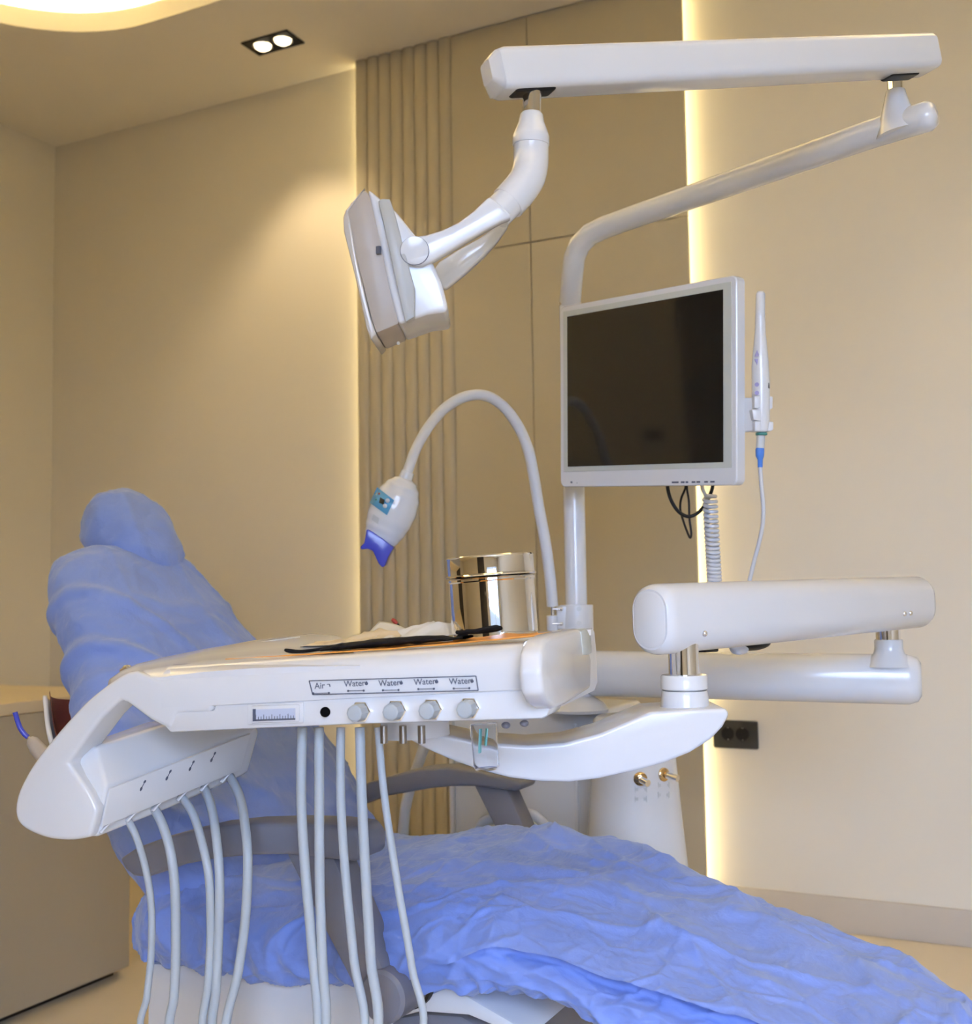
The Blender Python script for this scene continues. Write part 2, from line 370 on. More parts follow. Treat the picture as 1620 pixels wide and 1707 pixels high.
# seat + leg rest
TOP = [(-1.38, .560), (-1.25, .575), (-1.05, .566), (-.9, .586), (-.80, .592), (-.70, .588), (-.62, .578), (-.5, .549), (-.36, .518), (-.25, .497), (-.15, .478), (-.09, .462)]
BOT = [(-1.38, .405), (-1.1, .415), (-.85, .440), (-.75, .452), (-.62, .448), (-.4, .41), (-.09, .36)]
HW = [(-1.38, .275), (-1.0, .285), (-.8, .280), (-.55, .255), (-.3, .225), (-.09, .19)]
def yc(x): return 1.64-.125*max(0, x+1.05)
XA, XB = -1.375, -.09
RIDG = [((-.72, 1.84), (-.52, 1.70), .024, .030), ((-.72, 1.84), (-.80, 1.66), .016, .035), ((-.62, 1.86), (-.30, 1.52), .014, .030), ((-.45, 1.62), (-.15, 1.55), .012, .03),
        ((-1.0, 1.80), (-.70, 1.74), .012, .03), ((-1.1, 1.62), (-.78, 1.58), .008, .025), ((-.9, 1.5), (-.62, 1.56), .010, .025), ((-.5, 1.78), (-.2, 1.68), .012, .025), ((-.66, 1.48), (-.5, 1.6), .008, .02),
        ((-.55, 1.50), (-.3, 1.42), .008, .02), ((-1.2, 1.45), (-1.0, 1.55), .008, .03), ((-.85, 1.86), (-.74, 1.80), -.016, .03)]
def seat_point(x, th, off=0, wr=1):
    e0 = min(1, max(0, (x-XA)/.13)); e1 = min(1, max(0, (XB-x)/.14))
    k0 = sqrt(max(0, 1-(1-e0)**2)); k1 = sqrt(max(0, 1-(1-e1)**2))
    t, b = interp(TOP, x), interp(BOT, x); zm = lerp(b, t, .48)
    hw = interp(HW, x)*(.55+.45*k0)*(.3+.7*k1); ht = (t-zm)*(.30+.70*k0)*(.35+.65*k1)
    c, s = cos(th), sin(th)
    y = yc(x) - hw*se(c, .66); z = zm + (ht*se(s, .85) if s > 0 else (zm-b)*se(s, .8))
    n = Vector((0, -c*.6, s)).normalized()
    p = Vector((x, y, z))
    if wr:
        a = .0085*(1 if c > -.35 else max(.35, 1+(c+.35)*1.4))
        o = wrinkle(p, a)
        if s > .15:
            for (ax_, ay), (bx_, by), hh, ww in RIDG:
                d2 = Vector((bx_-ax_, by-ay)); q = Vector((x-ax_, y-ay)); u = max(0, min(1, q.dot(d2)/d2.dot(d2)))
                dd = (q-d2*u).length; o += hh*math.exp(-(dd/ww)**2)*(1-.5*abs(2*u-1))*min(1, (s-.15)*3)
        if s < .1: o += .004*sin(x*150+6*noise.noise(p*9))*min(1, (.1-s)*2)
        p += n*(o+off)
    return p
NU, NV = 380, 210
HEM = [(-.93, -.50), (-.82, -.35), (-.74, .05), (-.64, .40), (-.5, .54), (-.35, .58), (-.2, .58), (-.09, .58)]
def cover_pt(u, v):
    x = lerp(XA, XB, u); th = lerp(-.42*pi, 1.42*pi, v)
    k = min(1, max(0, (x+.80)/.14))*min(1, max(0, (interp(HEM, x)+.22-th)/.2)); return seat_point(x, th, -.016*k)
build('seat_cover', grid(cover_pt, NU, NV), M['cover'], chair, angle=180)
def drape(u, v):
    x = lerp(-.93, XB+.004, u); t0 = interp(HEM, x)
    return seat_point(x, lerp(t0, 1.06*pi, v), .0035+.006*max(0, 1-v*6)*min(1, u*4))
build('seat_drape', grid(drape, 280, 150), M['cover'], chair, angle=180)['label'] = 'loose blue sheet over the leg rest'
# upholstered cushion inside, white pan, grey lift base
rings = []
for i in range(13):
    x = lerp(XA+.08, XB-.14, i/12)
    rings.append([(lambda p: Vector((p.x, yc(p.x)+(p.y-yc(p.x))*.86, lerp((interp(TOP, p.x)+interp(BOT, p.x))/2, p.z, .74))))(seat_point(x, 2*pi*k/24, 0, 0)) for k in range(24)])
build('seat_cushion', loft(rings), M['maroon'], chair)
def tr(pts, y): return [A(px, py, 1, y) for px, py in pts]
build('seat_pan', prism(tr([(247, 1606), (420, 1612), (580, 1612), (700, 1632), (760, 1650), (860, 1708), (880, 1736), (780, 1694), (700, 1688), (650, 1700), (612, 1740), (600, 1880), (240, 1880)], 1.395), (0, .50, 0)), M['white2'], chair, bevel=.006)
build('lift_base', prism(tr([(300, 1870), (600, 1860), (630, 1716), (664, 1695), (710, 1689), (768, 1693), (806, 1714), (826, 1770), (830, 2000), (300, 2000)], 1.44), (0, .42, 0)), M['grey'], chair, bevel=.01)
build('floor_plate', bxx(-1.25, -.35, 1.42, 1.88, 0, .14), M['grey'], chair, bevel=.03, seg=4)
# back rest
BL = [(0, Vector((-1.085, 0, .50))), (.5, Vector((-1.325, 0, .785))), (1, Vector((-1.628, 0, 1.132)))]
def bline(s):
    a, b, c = BL[0][1], BL[1][1], BL[2][1]; return a*((1-s)*(1-2*s)) + b*(4*s*(1-s)) + c*(s*(2*s-1))
BHW = [(0, .20), (.12, .245), (.35, .284), (.6, .266), (.8, .205), (.93, .182), (1, .172)]
BEX = [(0, .05), (.1, .085), (.3, .055), (.5, .03), (.7, .02), (.85, .01), (1, 0)]
def back_point(s, th, wr=1, shrink=1):
    c0 = bline(s); t = (bline(min(1, s+.02))-bline(max(0, s-.02))).normalized(); n = Vector((-t.z, 0, t.x))*-1
    k = sqrt(max(0, 1-(1-min(1, s/.1))**2)); k2 = sqrt(max(0, 1-(1-min(1, (1-s)/.10))**2)); kk = (.25+.75*k)*(.22+.78*k2)
    hw = interp(BHW, s)*(.6+.4*k)*(.84+.16*k2)*shrink; th_ = .068*kk*shrink
    c, q = cos(th), sin(th)
    m = c0 - n*.068
    p = m + Vector((0, -hw*se(c, .55), 0)) + Vector((0, .062*s*s, 0)) + n*((th_ if q > 0 else th_+interp(BEX, s)*shrink)*se(q, .7)) + Vector((0, YC, 0)) - n*(.03*(c*c)*(.65+.35*q))
    if wr:
        d = Vector((0, -c, 0)) + n*q; d.normalize()
        # long diagonal tension folds
        f = sin((p.y*2.1+s*1.2)*21 + 2.2*noise.noise(p*4)); f2 = sin((p.y*2.6+s*.7)*13+3*noise.noise(p*3+Vector((5, 5, 5))))
        o = .014*max(0, f)**3*max(0, .45+noise.noise(p*3.1)) + .009*max(0, f2)**3*max(0, .6+noise.noise(p*2.2+Vector((2, 2, 2)))) + wrinkle(p*.7, .0052)
        if s < .15: o += .008*sin(p.y*95+2*noise.noise(p*8))*(1-s/.15)
        p += d*o
    return p
build('backrest_cover', grid(lambda u, v: back_point(u, lerp(0, 2*pi, v)), 190, 230), M['cover'], chair, angle=180)
def shell(u, v, off=.132, kw=1.0):
    s = lerp(.58, .73, u); th = lerp(-.06*pi, -.94*pi, v)
    c0 = bline(s); t = (bline(min(1, s+.02))-bline(max(0, s-.02))).normalized(); n = Vector((-t.z, 0, t.x))*-1
    hw = interp(BHW, s)*kw; return c0 - n*off + Vector((0, YC-hw*se(cos(th), .6), 0)) + n*(.062*se(sin(th), .6))
sh = build('back_shell', grid(shell, 20, 40), M['white2'], chair, angle=60)
so_ = sh.modifiers.new('thick', 'SOLIDIFY'); so_.thickness = .007
build('cushion_edge', grid(lambda u, v: shell(u, v, .120, .97), 16, 40), M['maroon'], chair, angle=60)
build('back_cushion', loft([[back_point(s, 2*pi*k/28, 0, .88) - Vector((.010, 0, .008)) for k in range(28)] for s in (.08, .2, .4, .6, .8, .92)]), M['maroon'], chair)
# head rest
hc = Vector((-1.668, 1.735, 1.112)); ht_ = Vector((-.655, 0, .755)); hn = Vector((.755, 0, .655))
def head_point(th, ph):
    a, b, c = .112, .084, .070
    p = hc + ht_*(a*se(cos(th), .75)) + Vector((0, 1, 0))*(b*se(sin(th), .75)*se(cos(ph), .7)) + hn*(c*se(sin(th), .75)*se(sin(ph), .8))
    d = (p-hc).normalized(); return p + d*(wrinkle(p*.9, .005)+.003*sin(p.y*60+p.x*50+3*noise.noise(p*6)))
build('headrest_cover', grid(lambda u, v: head_point(lerp(.02, pi-.02, u), lerp(0, 2*pi, v)), 60, 90), M['cover'], chair, angle=180)
build('headrest_stem', beam(hc-ht_*.30-hn*.05, hc-ht_*.05-hn*.02, .06, .014, .006), M['steel'], chair)
# armrests
na = build('armrest', prism(tr([(198, 1432), (225, 1414), (280, 1394), (340, 1380), (400, 1374), (470, 1372), (540, 1374), (588, 1380), (600, 1398), (601, 1428), (592, 1437), (560, 1434), (480, 1425), (420, 1426), (360, 1431), (300, 1443), (262, 1456), (243, 1463), (222, 1461), (208, 1450)], 1.295), (0, .066, 0)), M['grey'], chair, bevel=.007, seg=3, angle=50)
build('arm_post', prism(tr([(474, 1420), (556, 1430), (652, 1648), (598, 1664)], 1.303), (0, .05, 0)), M['grey'], na, bevel=.006, seg=2)
pc = A(634, 1664, 1, 1.295)
build('arm_pivot', lathe([(.001, 0), (.030, 0), (.0345, .005), (.0345, .062), (.02, .085)], pc, (0, 1, 0), 36), M['grey'], na, angle=40)
build('pivot_ring', lathe([(.030, .060), (.038, .062), (.038, .072), (.02, .074)], pc+Vector((.003, 0, .004)), (0, 1, 0), 36), M['black'], na)
fa = build('armrest', prism(tr([(577, 1319), (612, 1305), (659, 1291), (698, 1282), (748, 1279), (800, 1286), (840, 1297), (871, 1305), (869, 1315), (858, 1320), (846, 1318), (790, 1311), (750, 1311), (713, 1315), (646, 1327), (614, 1337), (592, 1346), (580, 1340)], 1.93), (0, .066, 0)), M['grey'], chair, bevel=.006, seg=3, angle=50)
build('arm_post', prism(tr([(788, 1308), (845, 1315), (940, 1530), (905, 1540)], 1.94), (0, .05, 0)), M['grey'], fa, bevel=.006)

# ------------------------------------------------------------------ unit cabinet (cuspidor body) with tall pole
unit = empty('dental_unit_cabinet', (-.85, 2.3, 0), 'white dental unit cabinet with rounded column behind the chair', 'dental unit')
def zat(px, py, y): return A(px, py, 1, y).z
yb = 2.22
xa, xb = A(746, 1340, 1, yb).x, A(1010, 1340, 1, yb).x
ztop = .755
build('body', bxx(xa, xb, yb, yb+.24, .02, ztop), M['white2'], unit, bevel=.012, seg=3)
xs_ = A(962, 1340, 1, yb).x
build('seam_strip', bxx(xs_-.004, xs_+.004, yb-.006, yb+.02, .05, ztop-.03), M['white'], unit, bevel=.002)
xs_ = A(758, 1340, 1, yb).x
build('edge_strip', bxx(xs_-.002, xs_+.002, yb-.003, yb+.02, .05, ztop-.03), M['wgrey'], unit)
cc = D(1057, 1280, 2.25); cbm = Vector((cc.x, cc.y, 0))
colr = []
for z, r in ((0, .135), (.2, .122), (.4, .104), (.55, .090), (.68, .080), (.745, .077), (.752, .070)):
    colr.append([cbm + Vector((r*1.0*cos(2*pi*k/40), r*1.15*sin(2*pi*k/40), z)) for k in range(40)])
build('column', loft(colr), M['white'], unit, angle=60)
def col_r(z): return interp([(0, .135), (.2, .122), (.4, .104), (.55, .090), (.68, .080), (.745, .077)], z)
def col_hit(px, py):
    for k in range(800):
        p = D(px, py, 1.9+k*.0005); r = col_r(p.z)
        if ((p.x-cc.x)/r)**2+((p.y-cc.y)/(1.15*r))**2 < 1: break
    return p
for i, (px, py) in enumerate(((1067, 1298), (1105, 1291))):
    p = col_hit(px, py); nrm = (p-Vector((cc.x, cc.y, p.z))).normalized()
    k = build('valve_knob', lathe([(.013, -.004), (.013, .004), (.011, .006), (.006, .007), (.006, .016), (.001, .017)], p, nrm, 24), M['brass'], unit)
    b_ = p+nrm*.012
    build('valve_lever', cyl(b_, b_+nrm*.012+Vector((.012, 0, -.004)), .0065, 16), M['chrome'], k)
    # printed symbol under the knob
    sd = Vector((0, 0, 1)).cross(nrm).normalized(); qs = []
    for a_, b__ in ((-1, 1), (1, 1), (-1, -1), (1, -1)):
        qq = col_hit(px+1+7*a_, py+26-8*b__); qc = qq + nrm*.0003
        qs += [box(qc, (.006, .0012, .006), (sd, nrm, Vector((0, 0, 1))))]
        qs += [box(qc+sd*(.003*a_), (.0014, .0012, .012), (sd, nrm, Vector((0, 0, 1))))]
    build('printed_symbol', qs, M['wgrey'], unit, smooth=False)
pole0 = D(962, 1080, 2.36); pole0.z = .74
PXY = Vector((pole0.x, pole0.y, 0))
def pz(z): return PXY + Vector((0, 0, z))
build('flange', lathe([(.001, 0), (.060, 0), (.062, .006), (.050, .02), (.030, .032), (.001, .034)], pz(.752), (0, 0, 1), 36), M['white'], unit)
build('pole_base', lathe([(.028, 0), (.030, .02), (.036, .06), (.036, .13), (.030, .15), (.001, .152)], pz(.78), (0, 0, 1), 36), M['white'], unit)
ztp = D(955, 497, 2.36).z
build('pole', cyl(pz(.90), pz(ztp), .0225, 32), M['white'], unit)
# suction hose arcs behind the chair
sh1 = build('suction_hose', tube(spline([D(790, 1440, 2.23), D(801, 1378, 2.23), D(827, 1364, 2.22), D(872, 1356, 2.21), D(896, 1363, 2.20), D(916, 1385, 2.20), D(934, 1415, 2.20), D(945, 1500, 2.21), D(948, 1600, 2.2)], 8), .0098), M['white2'])
tag(sh1, 'white suction hose arching up behind the seat in front of the unit', 'hose')
sh2 = build('suction_hose', tube(spline([D(712, 1230, 2.4), D(700, 1265, 2.4), D(688, 1300, 2.4), D(677, 1340, 2.4), D(672, 1390, 2.4), D(670, 1470, 2.4), D(690, 1560, 2.45)], 8), .0115), M['white2'])
tag(sh2, 'white suction hose hanging upright beyond the far armrest', 'hose')
hh = D(718, 1215, 2.4)
ho = empty('suction_handpiece', hh, 'small dark suction handpiece with a red tip standing behind the tray', 'handpiece')
build('grip', cyl(D(712, 1232, 2.4), D(690, 1130, 2.36), .012, 16, .010), M['white2'], ho)
build('stem', tube(spline([D(690, 1132, 2.36), D(670, 1090, 2.33), D(665, 1062, 2.32), D(664, 1045, 2.32), D(660, 1039, 2.32)], 6), .0036), M['black'], ho)
build('tip', tube([D(661, 1040, 2.32), D(657, 1035, 2.32), D(653, 1032, 2.32)], [.0042, .0048, .003]), M['red'], ho)

# ------------------------------------------------------------------ operating lamp: bent tube, beam, elbow, yoke, head
lamp = empty('operating_lamp', pz(ztp), 'white operating lamp on a long jointed arm above the monitor', 'dental lamp')
z_ = lambda d: d
pth = [pz(ztp), D(954, 455, 2.355), D(957, 430, 2.35), D(966, 408, 2.34), D(984, 390, 2.32), D(1010, 378, 2.295), D(1060, 360, 2.24), D(1150, 329, 2.135), D(1250, 294, 2.02), D(1350, 259, 1.90), D(1450, 224, 1.79), D(1520, 202, 1.725), D(1546, 194, 1.70), D(1556, 191, 1.692), D(1561, 189, 1.69)]
rr = [.0225]*12 + [.0225, .018, .006]
build('lower_tube', tube(pth, rr, 28), M['white'], lamp, angle=60)
build('ring', lathe([(.0225, -.004), (.0245, -.003), (.0245, .003), (.0225, .004)], pz(ztp), (0, 0, 1), 32), M['chrome'], lamp)
jb = D(1497, 190, 1.745); jt = D(1496, 120, 1.735)
up = Vector((0, 0, 1)); ax_d = (D(1546, 194, 1.70)-D(1350, 259, 1.90)).normalized()
axh = Vector((ax_d.x, ax_d.y, 0)).normalized(); sdh = axh.cross(up)
ft = []
for t, lx, ly in ((-.03, .036, .020), (.0, .026, .019), (.025, .017, .016), (.036, .014, .014)):
    o = D(1494, 190, 1.74) + up*t
    ft.append([o + axh*(lx*cos(2*pi*k/24)) + sdh*(ly*sin(2*pi*k/24)) for k in range(24)])
build('joint_foot', loft(ft), M['white'], lamp, angle=50)
jo = ft[-1]; jc = sum(jo, Vector())/24
build('joint_pin', cyl(jc-up*.004, jc+up*.04, .0115, 24), M['chrome'], lamp)
b1 = D(1548, 92, 1.70); b2 = D(822, 124, 1.40)
build('upper_beam', beam(b2, b1, .052, .0525, .010, end=.010, n=4, endscale=.80), M['white'], lamp, angle=30)
ab, sb_, ub = frame_of(b1-b2)
build('beam_cap', loft([[b2 + sb_*x + ub*y - ab*.0 for x, y in rrect(.047, .047, .008, 4)], [b2 + sb_*x*.55 + ub*(y*.55+.002) - ab*.009 for x, y in rrect(.047, .047, .008, 4)]]), M['white'], lamp, angle=25)
for pxy, dd in (((887, 152), 1.415), ((1500, 126), 1.688)):
    q = D(*pxy, dd); build('beam_slot', beam(q-ab*.028+ub*.001, q+ab*.028+ub*.001, .026, .010, .004, end=.004), M['black'], lamp)
build('beam_seam', beam(b2+ab*.02-ub*.0135-sb_*-.0262*-1, b2+ab*.20-ub*.0135-sb_*.0262, .0006, .0008, .0002, end=.0003), M['wgrey'], lamp)
q0 = D(887, 148, 1.415); q1 = D(886, 192, 1.415)
build('head_pin', cyl(q0, q1, .0118, 24), M['chrome'], lamp)
build('swivel_cone', lathe([(.012, 0), (.0145, .003), (.016, .012), (.0215, .026), (.0228, .030), (.0228, .040), (.021, .041)], D(886, 188, 1.415), q1-q0, 32), M['white'], lamp, angle=40)
el = spline([D(885, 236, 1.415), D(885, 258, 1.415), D(884, 278, 1.412), D(879, 297, 1.408), D(868, 314, 1.403), D(855, 329, 1.398), D(846, 339, 1.395)], 5)
build('elbow', tube(el, .0218, 28), M['white'], lamp, angle=60)
build('elbow_sleeve', tube([D(850, 334, 1.395), D(836, 348, 1.388), D(826, 358, 1.385)], .0196, 24), M['white'], lamp, angle=60)
depth = ray(810, 853).normalized()
def trd(pts, d): return [D(px, py, d) for px, py in pts]
build('yoke_arm', prism(trd([(815, 327), (826, 334), (850, 356), (852, 362), (836, 368), (810, 382), (775, 402), (745, 420), (722, 434), (704, 442), (690, 442), (676, 436), (670, 424), (672, 410), (680, 400), (692, 394), (712, 391), (738, 383), (765, 370), (790, 351)], 1.352), depth*.020), M['white'], lamp, bevel=.003, seg=2, angle=50)
build('yoke_cap', cyl(D(691, 418, 1.350), D(691, 418, 1.356), .0168, 32), M['white'], lamp, bevel=.0008)
yc_, yr_, yu_ = D(691, 418, 1.3500), ROT @ Vector((1, 0, 0)), ROT @ Vector((0, 1, 0))
build('yoke_ring', tube([yc_ + yr_*(.0169*cos(2*pi*k/48)) + yu_*(.0169*sin(2*pi*k/48)) for k in range(49)], .00045, 6), M['ink'], lamp)
build('yoke_arm', prism(trd([(852, 360), (845, 378), (828, 402), (805, 428), (775, 455), (742, 481), (728, 474), (722, 450), (732, 436), (760, 418), (800, 396), (830, 374)], 1.47), depth*.02), M['white'], lamp, bevel=.003, angle=50)
# head
hd0 = 1.362
head = build('lamp_head', prism(trd([(612, 313), (628, 326), (660, 352), (692, 392), (722, 440), (736, 470), (745, 505), (746, 519), (735, 521), (712, 524), (664, 541), (648, 480), (632, 400)], hd0), depth*.135), M['white'], lamp, bevel=.006, seg=3, angle=50)
build('lamp_cover', prism(trd([(608, 315), (622, 332), (640, 410), (655, 490), (665, 540), (627, 556), (618, 530), (596, 440), (577, 352), (584, 338)], hd0+.003), depth*.135), M['lens'], head, bevel=.003, angle=40)
build('lamp_front', prism(trd([(608, 312), (576, 350), (572, 362), (573, 385), (596, 478), (611, 548), (618, 566), (627, 557), (617, 528), (596, 440), (580, 352)], hd0+.001), depth*.139), M['lens2'], head, bevel=.004, angle=50)
build('lamp_handle', prism(trd([(630, 334), (637, 331), (650, 332), (657, 352), (676, 425), (691, 480), (691, 528), (676, 537), (672, 522), (660, 470), (645, 400)], hd0-.012), depth*.020), M['barg'], head, bevel=.0015, angle=30)
build('sensor_window', box(D(631, 417, hd0), (.005, .004, .009)), M['ink'], head)
build('cover_screw', cyl(D(664, 572, 1.44), D(664, 572, 1.46), .0022, 12), M['wgrey'], head)

# ------------------------------------------------------------------ jointed arm that carries the tray
arm = empty('tray_arm', pz(.86), 'white jointed arm with chrome pivots carrying the instrument tray', 'support arm')
t1 = D(972, 1122, 2.355); t2 = D(1536, 1133, 2.12)
build('lower_tube', beam(t1, t2, .085, .0925, .040, end=.022, n=7, endscale=.62), M['white'], arm, angle=60)
nb = D(1482, 1100, 2.135)
build('pivot_neck', lathe([(.046, -.012), (.036, .004), (.028, .012), (.0255, .020), (.0255, .036), (.024, .038)], nb, (0, 0, 1), 32), M['white'], arm, angle=50)
build('pivot_pin', cyl(nb+Vector((0, 0, .034)), nb+Vector((0, 0, .085)), .0225, 32), M['chrome'], arm)
u1 = D(1083, 1033, 1.565); u2 = D(1531, 1003, 2.10)
build('upper_beam', beam(u1, u2, .074, .098, .034, end=.016, n=7, taper=(.074, .094), endscale=.80), M['white'], arm, angle=40)
au, su, uu = frame_of(u2-u1)
build('beam_endplate', loft([[u1-au*.0006 + su*x + uu*y for x, y in rrect(.054, .077, .025, 6)], [u1-au*.002 + su*x + uu*y for x, y in rrect(.050, .073, .024, 6)]]), M['white2'], arm, angle=40)
sgn = 1 if su.dot(CAM-u1) > 0 else -1
for px, py in ((1174, 1056), (1507, 1023), (1517, 1022)):
    r_ = ray(px, py); q = CAM + r_*((u1+su*sgn*.0368-CAM).dot(su)/r_.dot(su)); build('beam_screw', sphere(q+su*-.0, (.0045, .0045, .0045), 14, 8), M['chrome'], arm)
q = D(1255, 1073, 1.80)
build('cable_boot', sphere(q, (.045, .016, .011), 20, 10, (au, su, uu)), M['black'], arm)
build('beam_button', sphere(D(1232, 1080, 1.78), (.018, .014, .011), 20, 10, (au, su, uu)), M['white2'], arm)
build('beam_clip', beam(D(1168, 1084, 1.66), D(1190, 1083, 1.69), .016, .006, .002, end=.003), M['black'], arm)
pp_ = D(1140, 1126, 1.595)
build('tray_pin', cyl(pp_-Vector((0, 0, .01)), pp_+Vector((0, 0, .055)), .0212, 32), M['chrome'], arm)
build('collar_ring', lathe([(.03, -.020), (.0325, -.018), (.0325, -.001), (.031, .001), (.02, .001)], pp_, (0, 0, 1), 40), M['white'], arm, angle=40)
build('collar', lathe([(.0355, -.075), (.0335, -.040), (.0315, -.0215), (.031, -.0205)], pp_, (0, 0, 1), 40), M['white'], arm, angle=40)
ca = [(1211, 1181), (1150, 1183), (1084, 1187), (1054, 1200), (1000, 1223), (940, 1239), (880, 1243), (800, 1237), (740, 1224), (688, 1210), (674, 1229), (720, 1253), (760, 1270), (800, 1284), (850, 1297), (900, 1303), (950, 1304), (1000, 1298), (1060, 1285), (1110, 1271), (1150, 1255), (1185, 1233), (1205, 1212), (1216, 1192)]
dep_h = Vector((depth.x, depth.y, 0)).normalized()
build('curved_arm', prism(trd(ca, 1.535), dep_h*.125), M['white'], arm, bevel=.009, seg=3, angle=50)

# ------------------------------------------------------------------ monitor
mon = empty('monitor', D(1080, 810, 2.1), 'white framed square monitor with a dark screen on the pole', 'monitor')
m00 = D(934, 812, 2.262); m10 = D(1228, 809, 1.931); m01 = D(928.5, 513, 2.262)
mx = (m10-m00); MW = mx.length; mx.normalize(); my = (m01-m00); my -= mx*my.dot(mx); MH = my.length; my.normalize(); mn = mx.cross(my)  # towards viewer
if mn.dot(CAM-m00) < 0: mn = -mn
def mp(a, b, c=0): return m00 + mx*a + my*b + mn*c
def mpix(px, py, c=0):
    r = ray(px, py); t = (m00+mn*c-CAM).dot(mn)/r.dot(mn); q = CAM+r*t-m00; return q.dot(mx), q.dot(my)
rr_ = [(MW/2+x, MH/2+y) for x, y in rrect(MW, MH, .012, 6)]
fr_ = build('frame', loft([[mp(a, b, -.022) for a, b in rr_], [mp(a, b, -.002) for a, b in rr_], [mp(MW/2+(a-MW/2)*.992, MH/2+(b-MH/2)*.991, 0) for a, b in rr_]]), M['white'], mon, angle=40)
s0 = mpix(946, 528); s1 = mpix(1206, 771)
sa, sbm, sc, sd_ = mpix(946, 528)[0], mpix(950, 778)[1], mpix(1206, 628)[0], mpix(946, 528)[1]
def mquad(a0, b0, a1, b1, c0, c1):
    return prism([mp(a0, b0, c0), mp(a1, b0, c0), mp(a1, b1, c0), mp(a0, b1, c0)], mn*(c1-c0))
build('bezel', mquad(.010, .030, MW-.010, MH-.010, -.001, .0008), M['bezel'], mon, bevel=.0005, seg=1)
build('screen', mquad(sa, sbm, sc, sd_, .0, .0014), M['screen'], mon, smooth=False)
build('power_button', cyl(mp(*mpix(953, 804), .0), mp(*mpix(953, 804), .0015), .0022, 12), M['ink'], mon)
build('indicator', cyl(mp(*mpix(962, 805), .0), mp(*mpix(962, 805), .0012), .0008, 10), M['ink'], mon)
for k, (pa, pb) in enumerate(((1120, 1131), (1135, 1141), (1143, 1147), (1153, 1159), (1161, 1167), (1174, 1180), (1184, 1191))):
    a0, b0 = mpix(pa, 805.5-k*.15); a1, b1 = mpix(pb, 802.5-k*.15)
    build('button_print', mquad(a0, b0, a1, b1, .0, .0006), M['ink'], mon, smooth=False)
build('mount_plate', mquad(.05, .06, .16, .20, -.050, -.021), M['white2'], mon, bevel=.003)
# holder and intraoral camera
hx, hy = mpix(1236, 690)
def hpix(px, py, d): return D(px, py, d)
hold = build('camera_holder', [prism([D(1236, 662, 1.945), D(1262, 663, 1.925), D(1262, 718, 1.925), D(1238, 720, 1.945)], depth*.028)], M['white2'], mon, bevel=.003)
for pts in ([(1257, 660), (1268, 660), (1268, 679), (1262, 681), (1257, 680)], [(1253, 682), (1268, 684), (1268, 702), (1256, 700)], [(1258, 702), (1268, 702), (1268, 719), (1258, 719)]):
    build('holder_jaw', prism(trd(pts, 1.915), depth*.03), M['white2'], hold, bevel=.0015)
for pts in ([(1278, 659), (1288, 661), (1288, 680), (1283, 683), (1278, 682)], [(1278, 702), (1289, 703), (1289, 716), (1284, 719), (1278, 718)]):
    build('holder_jaw', prism(trd(pts, 1.925), depth*.02), M['white2'], hold, bevel=.0015)
ic = empty('intraoral_camera', D(1270, 722, 1.93), 'slim white intraoral camera wand held upright beside the monitor', 'camera')
st = [(1267.5, 486, 5), (1267.5, 490, 7.5), (1267, 530, 8), (1267, 555, 9), (1267, 585, 12), (1267, 610, 14), (1268, 640, 15), (1268, 670, 14.6), (1269, 700, 13.5), (1269, 718, 11), (1269, 720.5, 8)]
dI = 1.93; hor = ROT @ Vector((1, 0, 0))
build('body', loft([[D(x_, y_, dI) + hor*(r_*dI/FPX*cos(2*pi*k/24)) + depth*(r_*1.0*dI/FPX*sin(2*pi*k/24)) for k in range(24)] for x_, y_, r_ in st]), M['white'], ic, angle=60)
dF = dI-.0155
for pts in ([(1262, 583.5), (1266.5, 594), (1258, 594)], [(1258, 598.5), (1266.5, 598.5), (1262, 609)]):
    build('arrow_button', prism(trd(pts, dI-.0118), depth*.003), M['lilac'], ic, smooth=False)
for yy in (641, 655): build('round_button', cyl(D(1261.5, yy, dI-.0142), D(1261.5, yy, dI-.010), .0036, 16), M['lilac'], ic)
build('side_slot', box(D(1281.5, 643, dI-.009), (.0012, .006, .009)), M['black'], ic)
build('ring', lathe([(.0085, 0), (.0098, .001), (.0098, .004), (.0085, .005)], D(1269, 721, dI), D(1269, 727, dI)-D(1269, 721, dI), 20), M['green'], ic)
build('connector', cyl(D(1268, 726, dI), D(1267, 747, dI), .0072, 20), M['wgrey'], ic)
build('strain_relief', tube([D(1267, 746, dI), D(1266.5, 750, dI), D(1266.5, 760, dI), D(1267, 766, dI), D(1267, 779, dI)], [.0066, .0075, .007, .0045, .0042]), M['bluec'], ic)
build('cable', tube(spline([D(1267, 778, dI), D(1269, 810, 1.94), D(1272, 845, 1.95), D(1271, 875, 1.96), D(1265, 905, 1.97), D(1257, 935, 1.98), D(1250, 965, 1.985), D(1243, 1000, 1.99), D(1225, 1040, 2.03), D(1190, 1075, 2.10)], 6), .0036, 10), M['white2'], ic)
